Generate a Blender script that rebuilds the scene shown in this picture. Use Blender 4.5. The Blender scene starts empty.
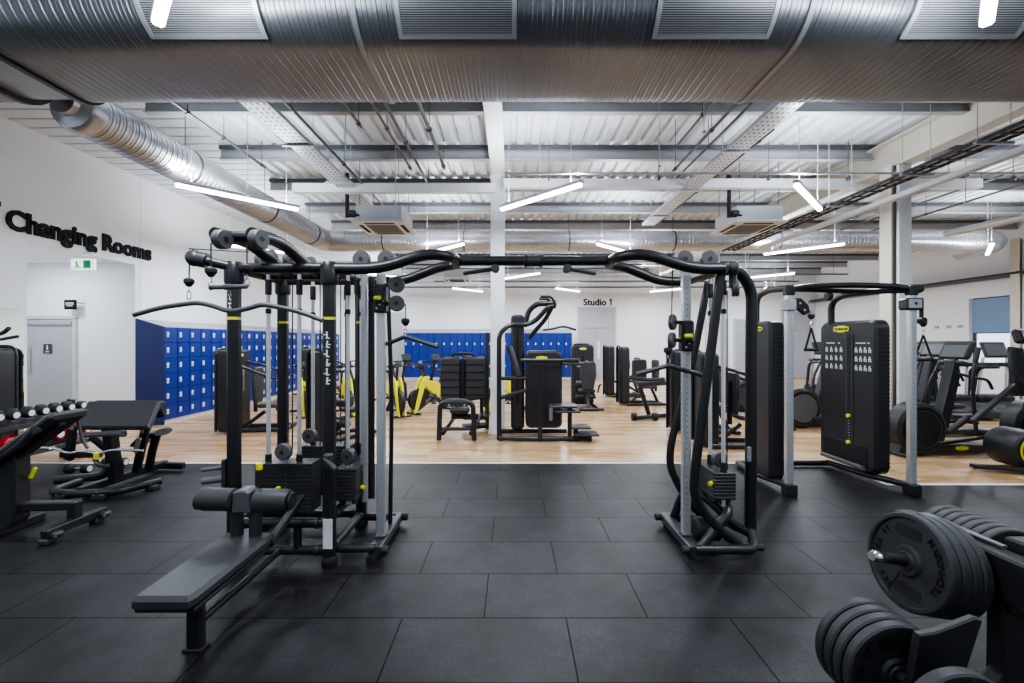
import bpy, math, random
from mathutils import Vector, Matrix
random.seed(7)
SC = bpy.context.scene
COL = SC.collection
PI = math.pi
V = Vector

# ------------------------------------------------------------------ materials
def mat(name, col, rough=0.5, metal=0.0, var=0.0, scale=8.0, bump=0.0, bscale=60.0, emit=0.0, coat=0.0, spec=0.5):
    m = bpy.data.materials.new(name); m.use_nodes = True
    nt = m.node_tree; b = nt.nodes['Principled BSDF']
    b.inputs['Base Color'].default_value = (*col, 1)
    b.inputs['Roughness'].default_value = rough
    b.inputs['Metallic'].default_value = metal
    b.inputs['Specular IOR Level'].default_value = spec
    if coat: b.inputs['Coat Weight'].default_value = coat
    if emit:
        b.inputs['Emission Color'].default_value = (*col, 1); b.inputs['Emission Strength'].default_value = emit
    if var or bump:
        tc = nt.nodes.new('ShaderNodeTexCoord')
    if var:
        n = nt.nodes.new('ShaderNodeTexNoise'); n.inputs['Scale'].default_value = scale; n.inputs['Detail'].default_value = 5
        r = nt.nodes.new('ShaderNodeMapRange'); r.inputs['To Min'].default_value = 1 - var; r.inputs['To Max'].default_value = 1 + var
        x = nt.nodes.new('ShaderNodeMix'); x.data_type = 'RGBA'; x.blend_type = 'MULTIPLY'; x.inputs['Factor'].default_value = 1
        x.inputs['A'].default_value = (*col, 1)
        nt.links.new(tc.outputs['Object'], n.inputs['Vector']); nt.links.new(n.outputs['Fac'], r.inputs['Value'])
        nt.links.new(r.outputs['Result'], x.inputs['B']); nt.links.new(x.outputs['Result'], b.inputs['Base Color'])
    if bump:
        n = nt.nodes.new('ShaderNodeTexNoise'); n.inputs['Scale'].default_value = bscale; n.inputs['Detail'].default_value = 3
        k = nt.nodes.new('ShaderNodeBump'); k.inputs['Strength'].default_value = bump; k.inputs['Distance'].default_value = 0.01
        nt.links.new(tc.outputs['Object'], n.inputs['Vector']); nt.links.new(n.outputs['Fac'], k.inputs['Height'])
        nt.links.new(k.outputs['Normal'], b.inputs['Normal'])
    return m

M = {}
M['black'] = mat('black_powder_coat', (0.017, 0.017, 0.020), 0.36, var=.12)
M['black2'] = mat('black_matte_plastic', (0.013, 0.013, 0.015), 0.50, var=.1)
M['shroud'] = mat('shroud_plastic', (0.020, 0.020, 0.024), 0.42, var=.08)
M['pad'] = mat('black_upholstery', (0.036, 0.036, 0.041), 0.46, bump=.15, bscale=180)
M['rubber'] = mat('black_rubber', (0.016, 0.016, 0.018), 0.6, bump=.12, bscale=120)
M['plate'] = mat('plate_rubber', (0.020, 0.020, 0.024), 0.52, var=.15, bump=.1, bscale=90)
M['stack'] = mat('stack_steel', (0.036, 0.036, 0.042), 0.40, .2)
M['grey'] = mat('grey_plastic', (0.085, 0.085, 0.093), 0.45)
M['dgrey'] = mat('dark_grey_metal', (0.05, 0.05, 0.056), 0.4, .3)
M['silver'] = mat('brushed_aluminium', (0.62, 0.63, 0.66), 0.33, .75, var=.05)
M['chrome'] = mat('chrome', (0.80, 0.80, 0.83), 0.14, 1.0)
M['rod'] = mat('polished_rod', (0.70, 0.71, 0.74), 0.28, .45)
M['yellow'] = mat('yellow_paint', (0.78, 0.74, 0.02), 0.4)
M['white'] = mat('white_paint', (0.78, 0.79, 0.82), 0.6, var=.015, scale=1.5)
M['wall'] = mat('wall_plaster', (0.83, 0.85, 0.88), 0.75, var=.02, scale=.8, bump=.04, bscale=40)
M['offw'] = mat('white_plastic', (0.72, 0.73, 0.75), 0.45)
M['door'] = mat('pale_grey_door', (0.41, 0.425, 0.46), 0.5, var=.02)
M['frame'] = mat('door_frame_grey', (0.55, 0.56, 0.58), 0.45)
M['deck'] = mat('white_roof_deck', (0.72, 0.74, 0.77), 0.45, .2, var=.06, scale=2)
M['steel'] = mat('galvanised_purlin', (0.43, 0.435, 0.45), 0.45, .4, var=.12, scale=5)
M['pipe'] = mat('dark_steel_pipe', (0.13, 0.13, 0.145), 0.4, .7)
M['duct'] = mat('galvanised_duct', (0.27, 0.28, 0.31), 0.36, .75, var=.08, scale=3)
M['ductm'] = mat('galvanised_spiral_duct', (0.50, 0.51, 0.54), 0.33, .85, var=.05, scale=4)
M['tray'] = mat('galvanised_tray', (0.55, 0.57, 0.62), 0.4, .5)
M['cream'] = mat('cream_steel_paint', (0.60, 0.55, 0.47), 0.5, var=.05, scale=3)
M['blue'] = mat('blue_laminate', (0.006, 0.026, 0.215), 0.32, var=.05)
M['blue2'] = mat('dark_blue_panel', (0.008, 0.016, 0.115), 0.4)
M['ltgrey'] = mat('light_grey_laminate', (0.36, 0.37, 0.40), 0.5)
M['red'] = mat('red_rubber', (0.45, 0.01, 0.015), 0.4)
M['text'] = mat('black_lettering', (0.010, 0.010, 0.012), 0.7, spec=.2)
M['decal'] = mat('white_decal', (0.75, 0.75, 0.78), 0.5)
M['decald'] = mat('grey_decal', (0.22, 0.22, 0.24), 0.5)
M['lamp'] = mat('lamp_diffuser', (0.93, 0.96, 1.0), 0.4, emit=14.0)
M['exit'] = mat('exit_sign_face', (0.75, 0.92, 0.82), 0.4, emit=1.0)
M['green'] = mat('green_pictogram', (0.03, 0.45, 0.20), 0.4)
M['mirror'] = mat('mirror_glass', (0.80, 0.86, 0.84), 0.03, 1.0)
M['screen'] = mat('console_screen', (0.06, 0.065, 0.075), 0.15)
M['scrlt'] = mat('console_screen_lit', (0.30, 0.33, 0.36), 0.2, emit=.12)
M['dark'] = mat('dark_slot', (0.004, 0.004, 0.005), 0.7)
M['blind'] = mat('blue_roller_blind', (0.13, 0.20, 0.31), 0.7, emit=.25)  # self-glow stands in for daylight coming through the blind
M['trimw'] = mat('white_trim', (0.80, 0.80, 0.80), 0.4)
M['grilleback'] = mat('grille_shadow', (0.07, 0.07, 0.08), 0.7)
M['grille'] = mat('grille_aluminium', (0.60, 0.61, 0.64), 0.4, .4)

def rubber_floor():
    m = bpy.data.materials.new('rubber_tile_floor'); m.use_nodes = True
    nt = m.node_tree; b = nt.nodes['Principled BSDF']; N = nt.nodes.new; L = nt.links.new
    tc = N('ShaderNodeTexCoord')
    mp = N('ShaderNodeMapping'); mp.inputs['Location'].default_value = (0.17 + .5, -2.653 + .505 * 20, 0)
    L(tc.outputs['Object'], mp.inputs['Vector'])
    br = N('ShaderNodeTexBrick'); br.offset = .5; br.squash = 1
    br.inputs['Scale'].default_value = 1; br.inputs['Brick Width'].default_value = 1.0; br.inputs['Row Height'].default_value = .505
    br.inputs['Mortar Size'].default_value = .0045; br.inputs['Mortar Smooth'].default_value = .15
    br.inputs['Color1'].default_value = (.95, .95, .95, 1); br.inputs['Color2'].default_value = (1.08, 1.08, 1.08, 1); br.inputs['Mortar'].default_value = (.15, .15, .15, 1)
    L(mp.outputs['Vector'], br.inputs['Vector'])
    n1 = N('ShaderNodeTexNoise'); n1.inputs['Scale'].default_value = 2.2; n1.inputs['Detail'].default_value = 8; n1.inputs['Roughness'].default_value = .65
    n2 = N('ShaderNodeTexNoise'); n2.inputs['Scale'].default_value = 45; n2.inputs['Detail'].default_value = 6; n2.inputs['Roughness'].default_value = .7
    L(tc.outputs['Object'], n1.inputs['Vector']); L(tc.outputs['Object'], n2.inputs['Vector'])
    r = N('ShaderNodeValToRGB'); r.color_ramp.elements[0].position = .36; r.color_ramp.elements[0].color = (.0052, .0050, .0060, 1)
    r.color_ramp.elements[1].position = .66; r.color_ramp.elements[1].color = (.0215, .0205, .0236, 1)
    L(n1.outputs['Fac'], r.inputs['Fac'])
    r2 = N('ShaderNodeValToRGB'); r2.color_ramp.elements[0].position = .36; r2.color_ramp.elements[0].color = (.62, .62, .62, 1)
    r2.color_ramp.elements[1].position = .68; r2.color_ramp.elements[1].color = (1.55, 1.55, 1.6, 1)
    L(n2.outputs['Fac'], r2.inputs['Fac'])
    a = N('ShaderNodeMix'); a.data_type = 'RGBA'; a.blend_type = 'MULTIPLY'; a.inputs['Factor'].default_value = 1
    c = N('ShaderNodeMix'); c.data_type = 'RGBA'; c.blend_type = 'MULTIPLY'; c.inputs['Factor'].default_value = 1
    L(r.outputs['Color'], a.inputs['A']); L(r2.outputs['Color'], a.inputs['B'])
    L(a.outputs['Result'], c.inputs['A']); L(br.outputs['Color'], c.inputs['B']); L(c.outputs['Result'], b.inputs['Base Color'])
    b.inputs['Roughness'].default_value = .47
    sp = N('ShaderNodeMapRange'); sp.inputs['To Min'].default_value = .30; sp.inputs['To Max'].default_value = .10
    L(br.outputs['Fac'], sp.inputs['Value']); L(sp.outputs['Result'], b.inputs['Specular IOR Level'])
    bp = N('ShaderNodeBump'); bp.inputs['Strength'].default_value = .25; bp.inputs['Distance'].default_value = .005
    L(br.outputs['Fac'], bp.inputs['Height']); bp.invert = True
    L(bp.outputs['Normal'], b.inputs['Normal'])
    return m

def wood_floor():
    m = bpy.data.materials.new('oak_plank_floor'); m.use_nodes = True
    nt = m.node_tree; b = nt.nodes['Principled BSDF']; N = nt.nodes.new; L = nt.links.new
    tc = N('ShaderNodeTexCoord')
    br = N('ShaderNodeTexBrick'); br.offset = .37; br.inputs['Scale'].default_value = 1
    br.inputs['Brick Width'].default_value = 1.25; br.inputs['Row Height'].default_value = .17
    br.inputs['Mortar Size'].default_value = .002; br.inputs['Color1'].default_value = (.44, .275, .135, 1)
    br.inputs['Color2'].default_value = (.70, .49, .295, 1); br.inputs['Mortar'].default_value = (.30, .20, .12, 1)
    L(tc.outputs['Object'], br.inputs['Vector'])
    mp = N('ShaderNodeMapping'); mp.inputs['Scale'].default_value = (1.2, 16, 1); L(tc.outputs['Object'], mp.inputs['Vector'])
    n = N('ShaderNodeTexNoise'); n.inputs['Scale'].default_value = 1.6; n.inputs['Detail'].default_value = 6; L(mp.outputs['Vector'], n.inputs['Vector'])
    r = N('ShaderNodeValToRGB'); r.color_ramp.elements[0].position = .3; r.color_ramp.elements[0].color = (.55, .50, .45, 1)
    r.color_ramp.elements[1].position = .7; r.color_ramp.elements[1].color = (1.12, 1.1, 1.08, 1)
    L(n.outputs['Fac'], r.inputs['Fac'])
    a = N('ShaderNodeMix'); a.data_type = 'RGBA'; a.blend_type = 'MULTIPLY'; a.inputs['Factor'].default_value = .9
    L(br.outputs['Color'], a.inputs['A']); L(r.outputs['Color'], a.inputs['B']); L(a.outputs['Result'], b.inputs['Base Color'])
    b.inputs['Roughness'].default_value = .26
    return m
M['rubfloor'] = rubber_floor(); M['wood'] = wood_floor()

# ------------------------------------------------------------------ mesh builder
def fillet(pts, r, n=5):
    pts = [V(p) for p in pts]
    if len(pts) < 3 or r <= 0: return pts
    out = [pts[0]]
    for i in range(1, len(pts) - 1):
        a, p, c = pts[i - 1], pts[i], pts[i + 1]
        d1, d2 = p - a, c - p; l1, l2 = d1.length, d2.length
        if l1 < 1e-6 or l2 < 1e-6: continue
        t = min(r, l1 * .48, l2 * .48)
        s, e = p - d1 / l1 * t, p + d2 / l2 * t
        for k in range(n + 1):
            u = k / n
            out.append(s * (1 - u) ** 2 + p * 2 * u * (1 - u) + e * u * u)
    out.append(pts[-1])
    return out

def rrect(w, h, r, n=4, cx=0, cy=0):
    r = min(r, w / 2 - 1e-4, h / 2 - 1e-4); o = []
    for (sx, sy, a0) in ((1, 1, 0), (-1, 1, 90), (-1, -1, 180), (1, -1, 270)):
        for k in range(n + 1):
            a = math.radians(a0 + 90 * k / n)
            o.append((cx + sx * (w / 2 - r) + r * math.cos(a), cy + sy * (h / 2 - r) + r * math.sin(a)))
    return o

def frame_of(d):
    d = V(d).normalized(); up = V((0, 0, 1)) if abs(d.z) < .9 else V((1, 0, 0))
    u = d.cross(up).normalized(); v = u.cross(d).normalized()
    return d, u, v

class MB:
    def __init__(s): s.v = []; s.f = []; s.m = []; s.mi = 0
    def _add(s, vs, fs):
        b = len(s.v); s.v.extend([V(x) for x in vs])
        for f in fs: s.f.append(tuple(b + i for i in f)); s.m.append(s.mi)
        return s
    def box(s, cx, cy, cz, sx, sy, sz, ch=.004, rot=None):
        hx, hy, hz = sx / 2, sy / 2, sz / 2; ch = min(ch, hx * .9, hy * .9, hz * .9)
        vs = []; idx = {}
        for i, a in enumerate((-1, 1)):
            for j, b in enumerate((-1, 1)):
                for k, c in enumerate((-1, 1)):
                    for ax in range(3):
                        p = [a * (hx - ch), b * (hy - ch), c * (hz - ch)]
                        p[ax] = (a * hx, b * hy, c * hz)[ax]
                        idx[(a, b, c, ax)] = len(vs); vs.append(V(p))
        fs = []
        I = lambda a, b, c, ax: idx[(a, b, c, ax)]
        for a in (-1, 1):
            q = [I(a, -1, -1, 0), I(a, 1, -1, 0), I(a, 1, 1, 0), I(a, -1, 1, 0)]; fs.append(q if a > 0 else q[::-1])
            q = [I(-1, a, -1, 1), I(-1, a, 1, 1), I(1, a, 1, 1), I(1, a, -1, 1)]; fs.append(q if a > 0 else q[::-1])
            q = [I(-1, -1, a, 2), I(1, -1, a, 2), I(1, 1, a, 2), I(-1, 1, a, 2)]; fs.append(q if a > 0 else q[::-1])
        for a in (-1, 1):
            for b in (-1, 1):
                q = [I(a, b, -1, 0), I(a, b, 1, 0), I(a, b, 1, 1), I(a, b, -1, 1)]; fs.append(q if a * b < 0 else q[::-1])
                q = [I(a, -1, b, 0), I(a, 1, b, 0), I(a, 1, b, 2), I(a, -1, b, 2)]; fs.append(q if a * b > 0 else q[::-1])
                q = [I(-1, a, b, 1), I(1, a, b, 1), I(1, a, b, 2), I(-1, a, b, 2)]; fs.append(q if a * b < 0 else q[::-1])
                for c in (-1, 1):
                    q = [I(a, b, c, 0), I(a, b, c, 1), I(a, b, c, 2)]; fs.append(q if a * b * c > 0 else q[::-1])
        R = Matrix.Identity(3)
        if rot is not None:
            if isinstance(rot, Matrix): R = rot
            else: R = Matrix.Rotation(rot[2], 3, 'Z') @ Matrix.Rotation(rot[1], 3, 'Y') @ Matrix.Rotation(rot[0], 3, 'X')
        c0 = V((cx, cy, cz))
        return s._add([R @ p + c0 for p in vs], fs)
    def bar(s, p0, p1, w, h, ch=.006, up=None):
        """rectangular bar from p0 to p1; w across, h along up"""
        p0, p1 = V(p0), V(p1); d = p1 - p0; l = d.length; d.normalize()
        upv = V(up) if up else (V((0, 0, 1)) if abs(d.z) < .95 else V((0, 1, 0)))
        u = d.cross(upv).normalized(); v = u.cross(d).normalized()
        R = Matrix((u, d, v)).transposed(); c = (p0 + p1) / 2
        return s.box(c.x, c.y, c.z, w, l, h, ch, R)
    def tube(s, pts, r, fil=.08, n=12, k=5, flat=1.0, cap=True):
        P = fillet(pts, fil, k); N = len(P)
        d, u, v = frame_of(P[1] - P[0]); vs = []; fs = []
        for i in range(N):
            if i == 0: t = (P[1] - P[0]).normalized()
            elif i == N - 1: t = (P[-1] - P[-2]).normalized()
            else: t = ((P[i + 1] - P[i]).normalized() + (P[i] - P[i - 1]).normalized()).normalized()
            q = d.rotation_difference(t); u = q @ u; v = q @ v; d = t
            rr = r[i] if isinstance(r, (list, tuple)) and len(r) == N else (r if not isinstance(r, (list, tuple)) else r[0] + (r[1] - r[0]) * i / (N - 1))
            for a in range(n):
                an = 2 * PI * a / n
                vs.append(P[i] + u * (rr * math.cos(an)) + v * (rr * flat * math.sin(an)))
        for i in range(N - 1):
            for a in range(n):
                b = (a + 1) % n
                fs.append((i * n + a, i * n + b, (i + 1) * n + b, (i + 1) * n + a))
        if cap:
            fs.append(tuple(range(n))[::-1]); fs.append(tuple((N - 1) * n + a for a in range(n)))
        return s._add(vs, fs)
    def lathe(s, o, ax, prof, n=32):
        """prof: list of (radius, height) from bottom to top"""
        d, u, v = frame_of(ax); o = V(o); vs = []; fs = []; K = len(prof)
        for (r, h) in prof:
            for a in range(n):
                an = 2 * PI * a / n
                vs.append(o + d * h + u * (r * math.cos(an)) + v * (r * math.sin(an)))
        for i in range(K - 1):
            for a in range(n):
                b = (a + 1) % n
                fs.append((i * n + a, i * n + b, (i + 1) * n + b, (i + 1) * n + a))
        if prof[0][0] > 1e-5: fs.append(tuple(range(n))[::-1])
        if prof[-1][0] > 1e-5: fs.append(tuple((K - 1) * n + a for a in range(n)))
        return s._add(vs, fs)
    def cyl(s, p0, p1, r, n=20, ch=None):
        p0, p1 = V(p0), V(p1); l = (p1 - p0).length; c = min(r * .15, l * .2) if ch is None else ch
        return s.lathe(p0, p1 - p0, [(r - c, 0), (r, c), (r, l - c), (r - c, l)], n)
    def prism(s, poly, o, u, v, w, ch=0.0):
        """poly in (u,v) plane at o, extruded along vector w (full thickness)"""
        o, u, v, w = V(o), V(u), V(v), V(w); L = w.length; wn = w / L; n = len(poly)
        cx = sum(p[0] for p in poly) / n; cy = sum(p[1] for p in poly) / n
        def ring(h, ins):
            R = []
            for i, (x, y) in enumerate(poly):
                if ins:
                    a = V((poly[i - 1][0], poly[i - 1][1])); p = V((x, y)); b = V((poly[(i + 1) % n][0], poly[(i + 1) % n][1]))
                    e = ((p - a).normalized() + (b - p).normalized())
                    if e.length < 1e-6: e = p - a
                    e.normalize(); nn = V((-e.y, e.x))
                    if nn.dot(V((cx, cy)) - p) < 0 and len(poly) < 9: nn = -nn
                    x, y = x + nn.x * ins, y + nn.y * ins
                R.append(o + u * x + v * y + wn * h)
            return R
        area = sum(poly[i - 1][0] * poly[i][1] - poly[i][0] * poly[i - 1][1] for i in range(n))
        if area < 0: poly = poly[::-1]
        rings = [ring(0, ch), ring(ch, 0), ring(L - ch, 0), ring(L, ch)] if ch else [ring(0, 0), ring(L, 0)]
        vs = [p for r in rings for p in r]; fs = []
        for k in range(len(rings) - 1):
            for i in range(n):
                j = (i + 1) % n
                fs.append((k * n + i, k * n + j, (k + 1) * n + j, (k + 1) * n + i))
        fs.append(tuple(range(n))[::-1]); fs.append(tuple((len(rings) - 1) * n + i for i in range(n)))
        if u.cross(v).dot(w) < 0: fs = [f[::-1] for f in fs]
        return s._add(vs, fs)
    def quad(s, a, b, c, d): return s._add([a, b, c, d], [(0, 1, 2, 3)])
    def sphere(s, c, r, n=16, sz=1.0):
        k = 9
        return s.lathe((c[0], c[1], c[2] - r * sz), (0, 0, 1), [(max(r * math.sin(PI * i / k), 1e-6), r * sz * (1 - math.cos(PI * i / k))) for i in range(k + 1)], n)
    def text(s, st, size, o, u, v, depth=.004, bold=0.0, sx=1.0, align='LEFT', width=None):
        c = bpy.data.curves.new('tmp', 'FONT'); c.body = st; c.size = size; c.offset = bold; c.align_x = align; c.resolution_u = 3
        ob = bpy.data.objects.new('tmp', c); COL.objects.link(ob)
        dg = bpy.context.evaluated_depsgraph_get(); me = bpy.data.meshes.new_from_object(ob.evaluated_get(dg))
        o, u, v = V(o), V(u).normalized(), V(v).normalized(); w = u.cross(v)
        if width and me.vertices:
            xs = [p.co.x for p in me.vertices]; sx = width / (max(xs) - min(xs))
        vs = [o + u * (p.co.x * sx) + v * p.co.y + w * depth for p in me.vertices]
        n0 = len(vs); fs = [tuple(p.vertices) for p in me.polygons]
        vs2 = [q - w * depth for q in vs]
        cnt = {}
        for f in fs:
            for i in range(len(f)): cnt[(f[i], f[(i + 1) % len(f)])] = 1
        side = [(a, a + n0, b + n0, b) for (a, b) in cnt if (b, a) not in cnt]
        s._add(vs + vs2, fs + side)
        bpy.data.objects.remove(ob); bpy.data.curves.remove(c); bpy.data.meshes.remove(me)
        return s
    def mesh(s, name, mats, off=(0, 0, 0)):
        me = bpy.data.meshes.new(name); off = V(off)
        me.from_pydata([tuple(p - off) for p in s.v], [], s.f)
        for m in (mats if isinstance(mats, (list, tuple)) else [mats]): me.materials.append(m)
        me.polygons.foreach_set('material_index', s.m)
        me.polygons.foreach_set('use_smooth', [True] * len(s.f))
        me.set_sharp_from_angle(angle=math.radians(32))
        me.update()
        return me

HT = 5.03
ORG = {}
def tag(o, label=None, cat=None, group=None, kind=None):
    if label: o['label'] = label
    if cat: o['category'] = cat
    if group: o['group'] = group
    if kind: o['kind'] = kind
    return o
def thing(name, label, cat, loc=(0, 0, 0), group=None):
    """Empty at the thing's base; its parts are given in world coordinates"""
    o = bpy.data.objects.new(name, None); o.empty_display_size = .1; COL.objects.link(o); o.location = loc
    ORG[o.name] = V(loc); return tag(o, label, cat, group)
def part(name, mb, m, parent, label=None):
    top = parent
    while top.parent: top = top.parent
    org = ORG.get(top.name, V((0, 0, 0)))
    o = bpy.data.objects.new(name, mb.mesh(name, m, org)); COL.objects.link(o); o.parent = parent
    if label: o['label'] = label
    return o
def solid(name, mb, m, label=None, cat=None, group=None, kind=None):
    """a thing (or piece of the setting) that is one mesh"""
    if kind == 'structure': c = V((0, 0, 0))
    else:
        xs = [p.x for p in mb.v]; ys = [p.y for p in mb.v]; zs = [p.z for p in mb.v]
        c = V(((min(xs) + max(xs)) / 2, (min(ys) + max(ys)) / 2, min(zs)))
    o = bpy.data.objects.new(name, mb.mesh(name, m, c)); COL.objects.link(o); o.location = c; ORG[o.name] = c
    return tag(o, label, cat, group, kind)
def place(o, loc, rz=0.0): o.location = loc; o.rotation_euler = (0, 0, rz); return o
def copy_tree(o, parent=None, label=None, loc=None, rz=None, group=None):
    c = o.copy(); COL.objects.link(c)
    if parent is not None: c.parent = parent
    for ch in list(o.children): copy_tree(ch, c)
    if label: c['label'] = label
    if loc is not None: c.location = loc
    if rz is not None: c.rotation_euler = (0, 0, rz)
    if group: c['group'] = group
    return c
ORD = ('first second third fourth fifth sixth seventh eighth ninth tenth eleventh twelfth thirteenth fourteenth fifteenth sixteenth seventeenth eighteenth nineteenth twentieth '
       'twenty-first twenty-second twenty-third twenty-fourth twenty-fifth twenty-sixth twenty-seventh twenty-eighth').split()
F = 434.0; H = 1.69
def W(px, py, y): return V(((px - 512) * y / F, y, H + (341.5 - py) * y / F))   # helper used only to read coordinates off the plan

# ================================================================== THE SETTING
XL, XR, YB, YF, ZD = -7.6, 14.0, -5.0, 20.0, 5.05
S = dict(kind='structure')
def boxes(name, lst, m, ch=0.0, **k):
    b = MB()
    for (x0, x1, y0, y1, z0, z1) in lst: b.box((x0 + x1) / 2, (y0 + y1) / 2, (z0 + z1) / 2, x1 - x0, y1 - y0, z1 - z0, ch)
    return solid(name, b, m, **k)
# floors: black rubber tiles in front, oak boards behind, white strip between
b = MB(); b.box(2, .5, -.05, 30, 11, .1, 0); b2 = MB()
boxes('floor_rubber', [(XL - 2.4, 4.42, YB, 6.0, -.1, 0), (4.42, XR, YB, 5.1, -.1, 0)], M['rubfloor'], **S)
boxes('floor_oak', [(XL - 2.4, 4.42, 6.045, YF, -.1, .002), (4.42, XR, 5.145, YF, -.1, .002)], M['wood'], **S)
boxes('trim_floor_joint', [(XL, 4.42, 6.0, 6.045, -.02, .006), (4.42, XR, 5.1, 5.145, -.02, .006), (4.40, 4.445, 5.1, 6.045, -.02, .006)], M['trimw'], **S)
# left wall with the opening to the changing rooms, return wall with the door
boxes('wall_left', [(XL - .12, XL, YB, 6.8, 0, 5.3), (XL - .12, XL, 6.8, 8.75, 3.24, 5.3), (XL - .12, XL, 8.88, YF, 0, 5.3)], M['wall'], **S)
boxes('wall_lobby', [(-10.0, XL, 8.75, 8.87, 0, 5.3), (-10.12, -10.0, YB, 8.87, 0, 3.4)], M['wall'], **S)
boxes('ceiling_lobby', [(-10.1, XL - .1, 6.6, 8.8, 3.27, 3.4)], M['white'], **S)
boxes('wall_lobby_front', [(-10.1, XL - .12, 6.6, 6.7, 0, 3.3)], M['wall'], **S)
boxes('wall_back', [(XL - .2, XR + .2, YF, YF + .12, 0, 5.4)], M['wall'], **S)
boxes('wall_front', [(XL - 2.5, XR + .2, YB - .12, YB, 0, 5.4)], M['wall'], **S)
wy0, wy1, wz0, wz1 = 12.0, 13.3, 1.0, 3.0
boxes('wall_right', [(XR, XR + .25, YB, wy0, 0, 5.4), (XR, XR + .25, wy1, YF, 0, 5.4), (XR, XR + .25, wy0, wy1, wz1, 5.4), (XR, XR + .25, wy0, wy1, 0, wz0)], M['wall'], **S)
boxes('baseboard_left', [(XL, XL + .012, YB, 6.8, 0, .1), (XL, XL + .012, 17.7, YF, 0, .1)], M['trimw'], **S)
boxes('baseboard_back', [(XL, -4.9, YF - .012, YF, 0, .1), (2.75, XR, YF - .012, YF, 0, .1)], M['trimw'], **S)
# window in the right wall
wf = MB()
for (y0, y1, z0, z1) in ((wy0, wy1, wz1 - .06, wz1), (wy0, wy1, wz0, wz0 + .06), (wy0, wy0 + .06, wz0, wz1), (wy1 - .06, wy1, wz0, wz1)):
    wf.box(XR + .16, (y0 + y1) / 2, (z0 + z1) / 2, .07, y1 - y0, z1 - z0, .004)
win = solid('window_1', wf, M['dgrey'], kind='structure')
g = MB(); g.box(XR + .18, (wy0 + wy1) / 2, 2, .01, wy1 - wy0 - .1, 1.9, 0)
gm = mat('window_glass', (.9, .95, 1), .02); gm.node_tree.nodes['Principled BSDF'].inputs['Transmission Weight'].default_value = 1.0
part('window_pane', g, gm, win)
b = MB(); b.box(XR + .09, (wy0 + wy1) / 2, 2.46, .012, wy1 - wy0 - .06, 1.02, 0)
rb = solid('roller_blind', b, M['blind'], 'blue grey blind drawn over upper half of the window in the right wall', 'blind')
b = MB(); b.tube([(XR + .09, wy0 + .04, 1.94), (XR + .09, wy1 - .04, 1.94)], .014); part('bottom_bar', b, M['dgrey'], rb)

# doors
def door(name, x0, x1, y, h, over=None, vision=False, face=-1):
    b = MB(); fw = .07
    b.box(x0 - fw / 2 + .02, y, h / 2, fw, .06, h, .004); b.box(x1 + fw / 2 - .02, y, h / 2, fw, .06, h, .004)
    b.box((x0 + x1) / 2, y, h + fw / 2 - .02, x1 - x0 + 2 * fw - .04, .06, fw, .004)
    d = solid(name, b, M['frame'], kind='structure')
    hh = over or h - .03
    b = MB(); b.box((x0 + x1) / 2, y + .005, hh / 2 + .005, x1 - x0 - .03, .045, hh - .01, .003); part('door_leaf', b, M['door'], d)
    if over:
        b = MB(); b.box((x0 + x1) / 2, y + .005, (h + hh) / 2, x1 - x0 - .03, .045, h - hh - .03, .003); part('over_panel', b, M['door'], d)
    return d
d1 = door('door_1', -9.74, -8.80, 8.73, 2.16)
b = MB(); b.box(-9.27, 8.69, 2.06, .9, .04, .07, .006); part('door_closer', b, M['ltgrey'], d1)
b = MB(); b.box(-9.70, 8.695, 1.32, .10, .01, .55, .004); part('push_plate', b, M['ltgrey'], d1)
sg = MB(); sg.box(-9.31, 8.698, 1.545, .17, .008, .19, .006); sgo = part('toilet_sign', sg, M['dgrey'], d1, 'dark grey toilet pictogram plate')
b = MB(); b.lathe((-9.31, 8.695, 1.605), (0, -1, 0), [(.014, 0), (.014, .002)], 14); b.box(-9.31, 8.694, 1.555, .032, .003, .065, .001); b.box(-9.31, 8.694, 1.485, .08, .003, .018, .001)
part('pictogram', b, M['decal'], sgo)
d2 = door('door_2', 3.05, 4.75, 19.97, 3.25, over=2.3)
b = MB(); b.box(3.97, 19.94, 1.30, .16, .01, .85, .004); part('vision_panel', b, M['offw'], d2)
b = MB(); b.box(3.9, 19.94, 1.15, .012, .012, 2.25, 0); part('leaf_joint', b, M['ltgrey'], d2)
d3 = door('door_3', 8.95, 9.9, 19.97, 2.7, over=2.15)
d4 = door('door_4', 10.25, 11.2, 19.97, 2.7, over=2.15)
d5 = door('door_5', -5.95, -5.05, 19.97, 3.0, over=2.2)
d6 = door('door_6', 12.4, 13.8, 19.97, 3.05, over=2.2)

# mirror beside the opening
b = MB(); b.box(XL + .008, 4.0, 1.2, .012, 5.5, 2.0, .002)
solid('wall_mirror', b, M['mirror'], 'frameless wall mirror left of the changing room opening', 'mirror')

# signs
b = MB(); b.text('Changing Rooms', .42, (XL + .005, 6.50, 3.395), (0, 1, 0), (0, 0, 1), depth=.025, bold=.017, width=2.62)
solid('wall_lettering', b, M['text'], 'large black Changing Rooms lettering on the left wall', 'sign')
b = MB(); b.text('Studio', .42, (3.28, YF - .004, 3.36), (1, 0, 0), (0, 0, 1), depth=.02, bold=.010, width=1.06)
b.box(4.56, YF - .014, 3.505, .055, .02, .29, 0); b.bar((4.565, YF - .014, 3.635), (4.475, YF - .014, 3.575), .045, .02, 0, (0, 1, 0))
solid('wall_lettering', b, M['text'], 'black Studio 1 lettering over the double door', 'sign')
t = thing('exit_sign', 'illuminated green and white exit sign hanging from the lobby lintel', 'exit sign', (-7.85, 7.75, 2.9))
b = MB(); b.box(-7.62, 7.72, 3.06, .40, .05, .20, .008, (0, 0, .05)); part('sign_case', b, M['exit'], t)
b = MB()
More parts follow.
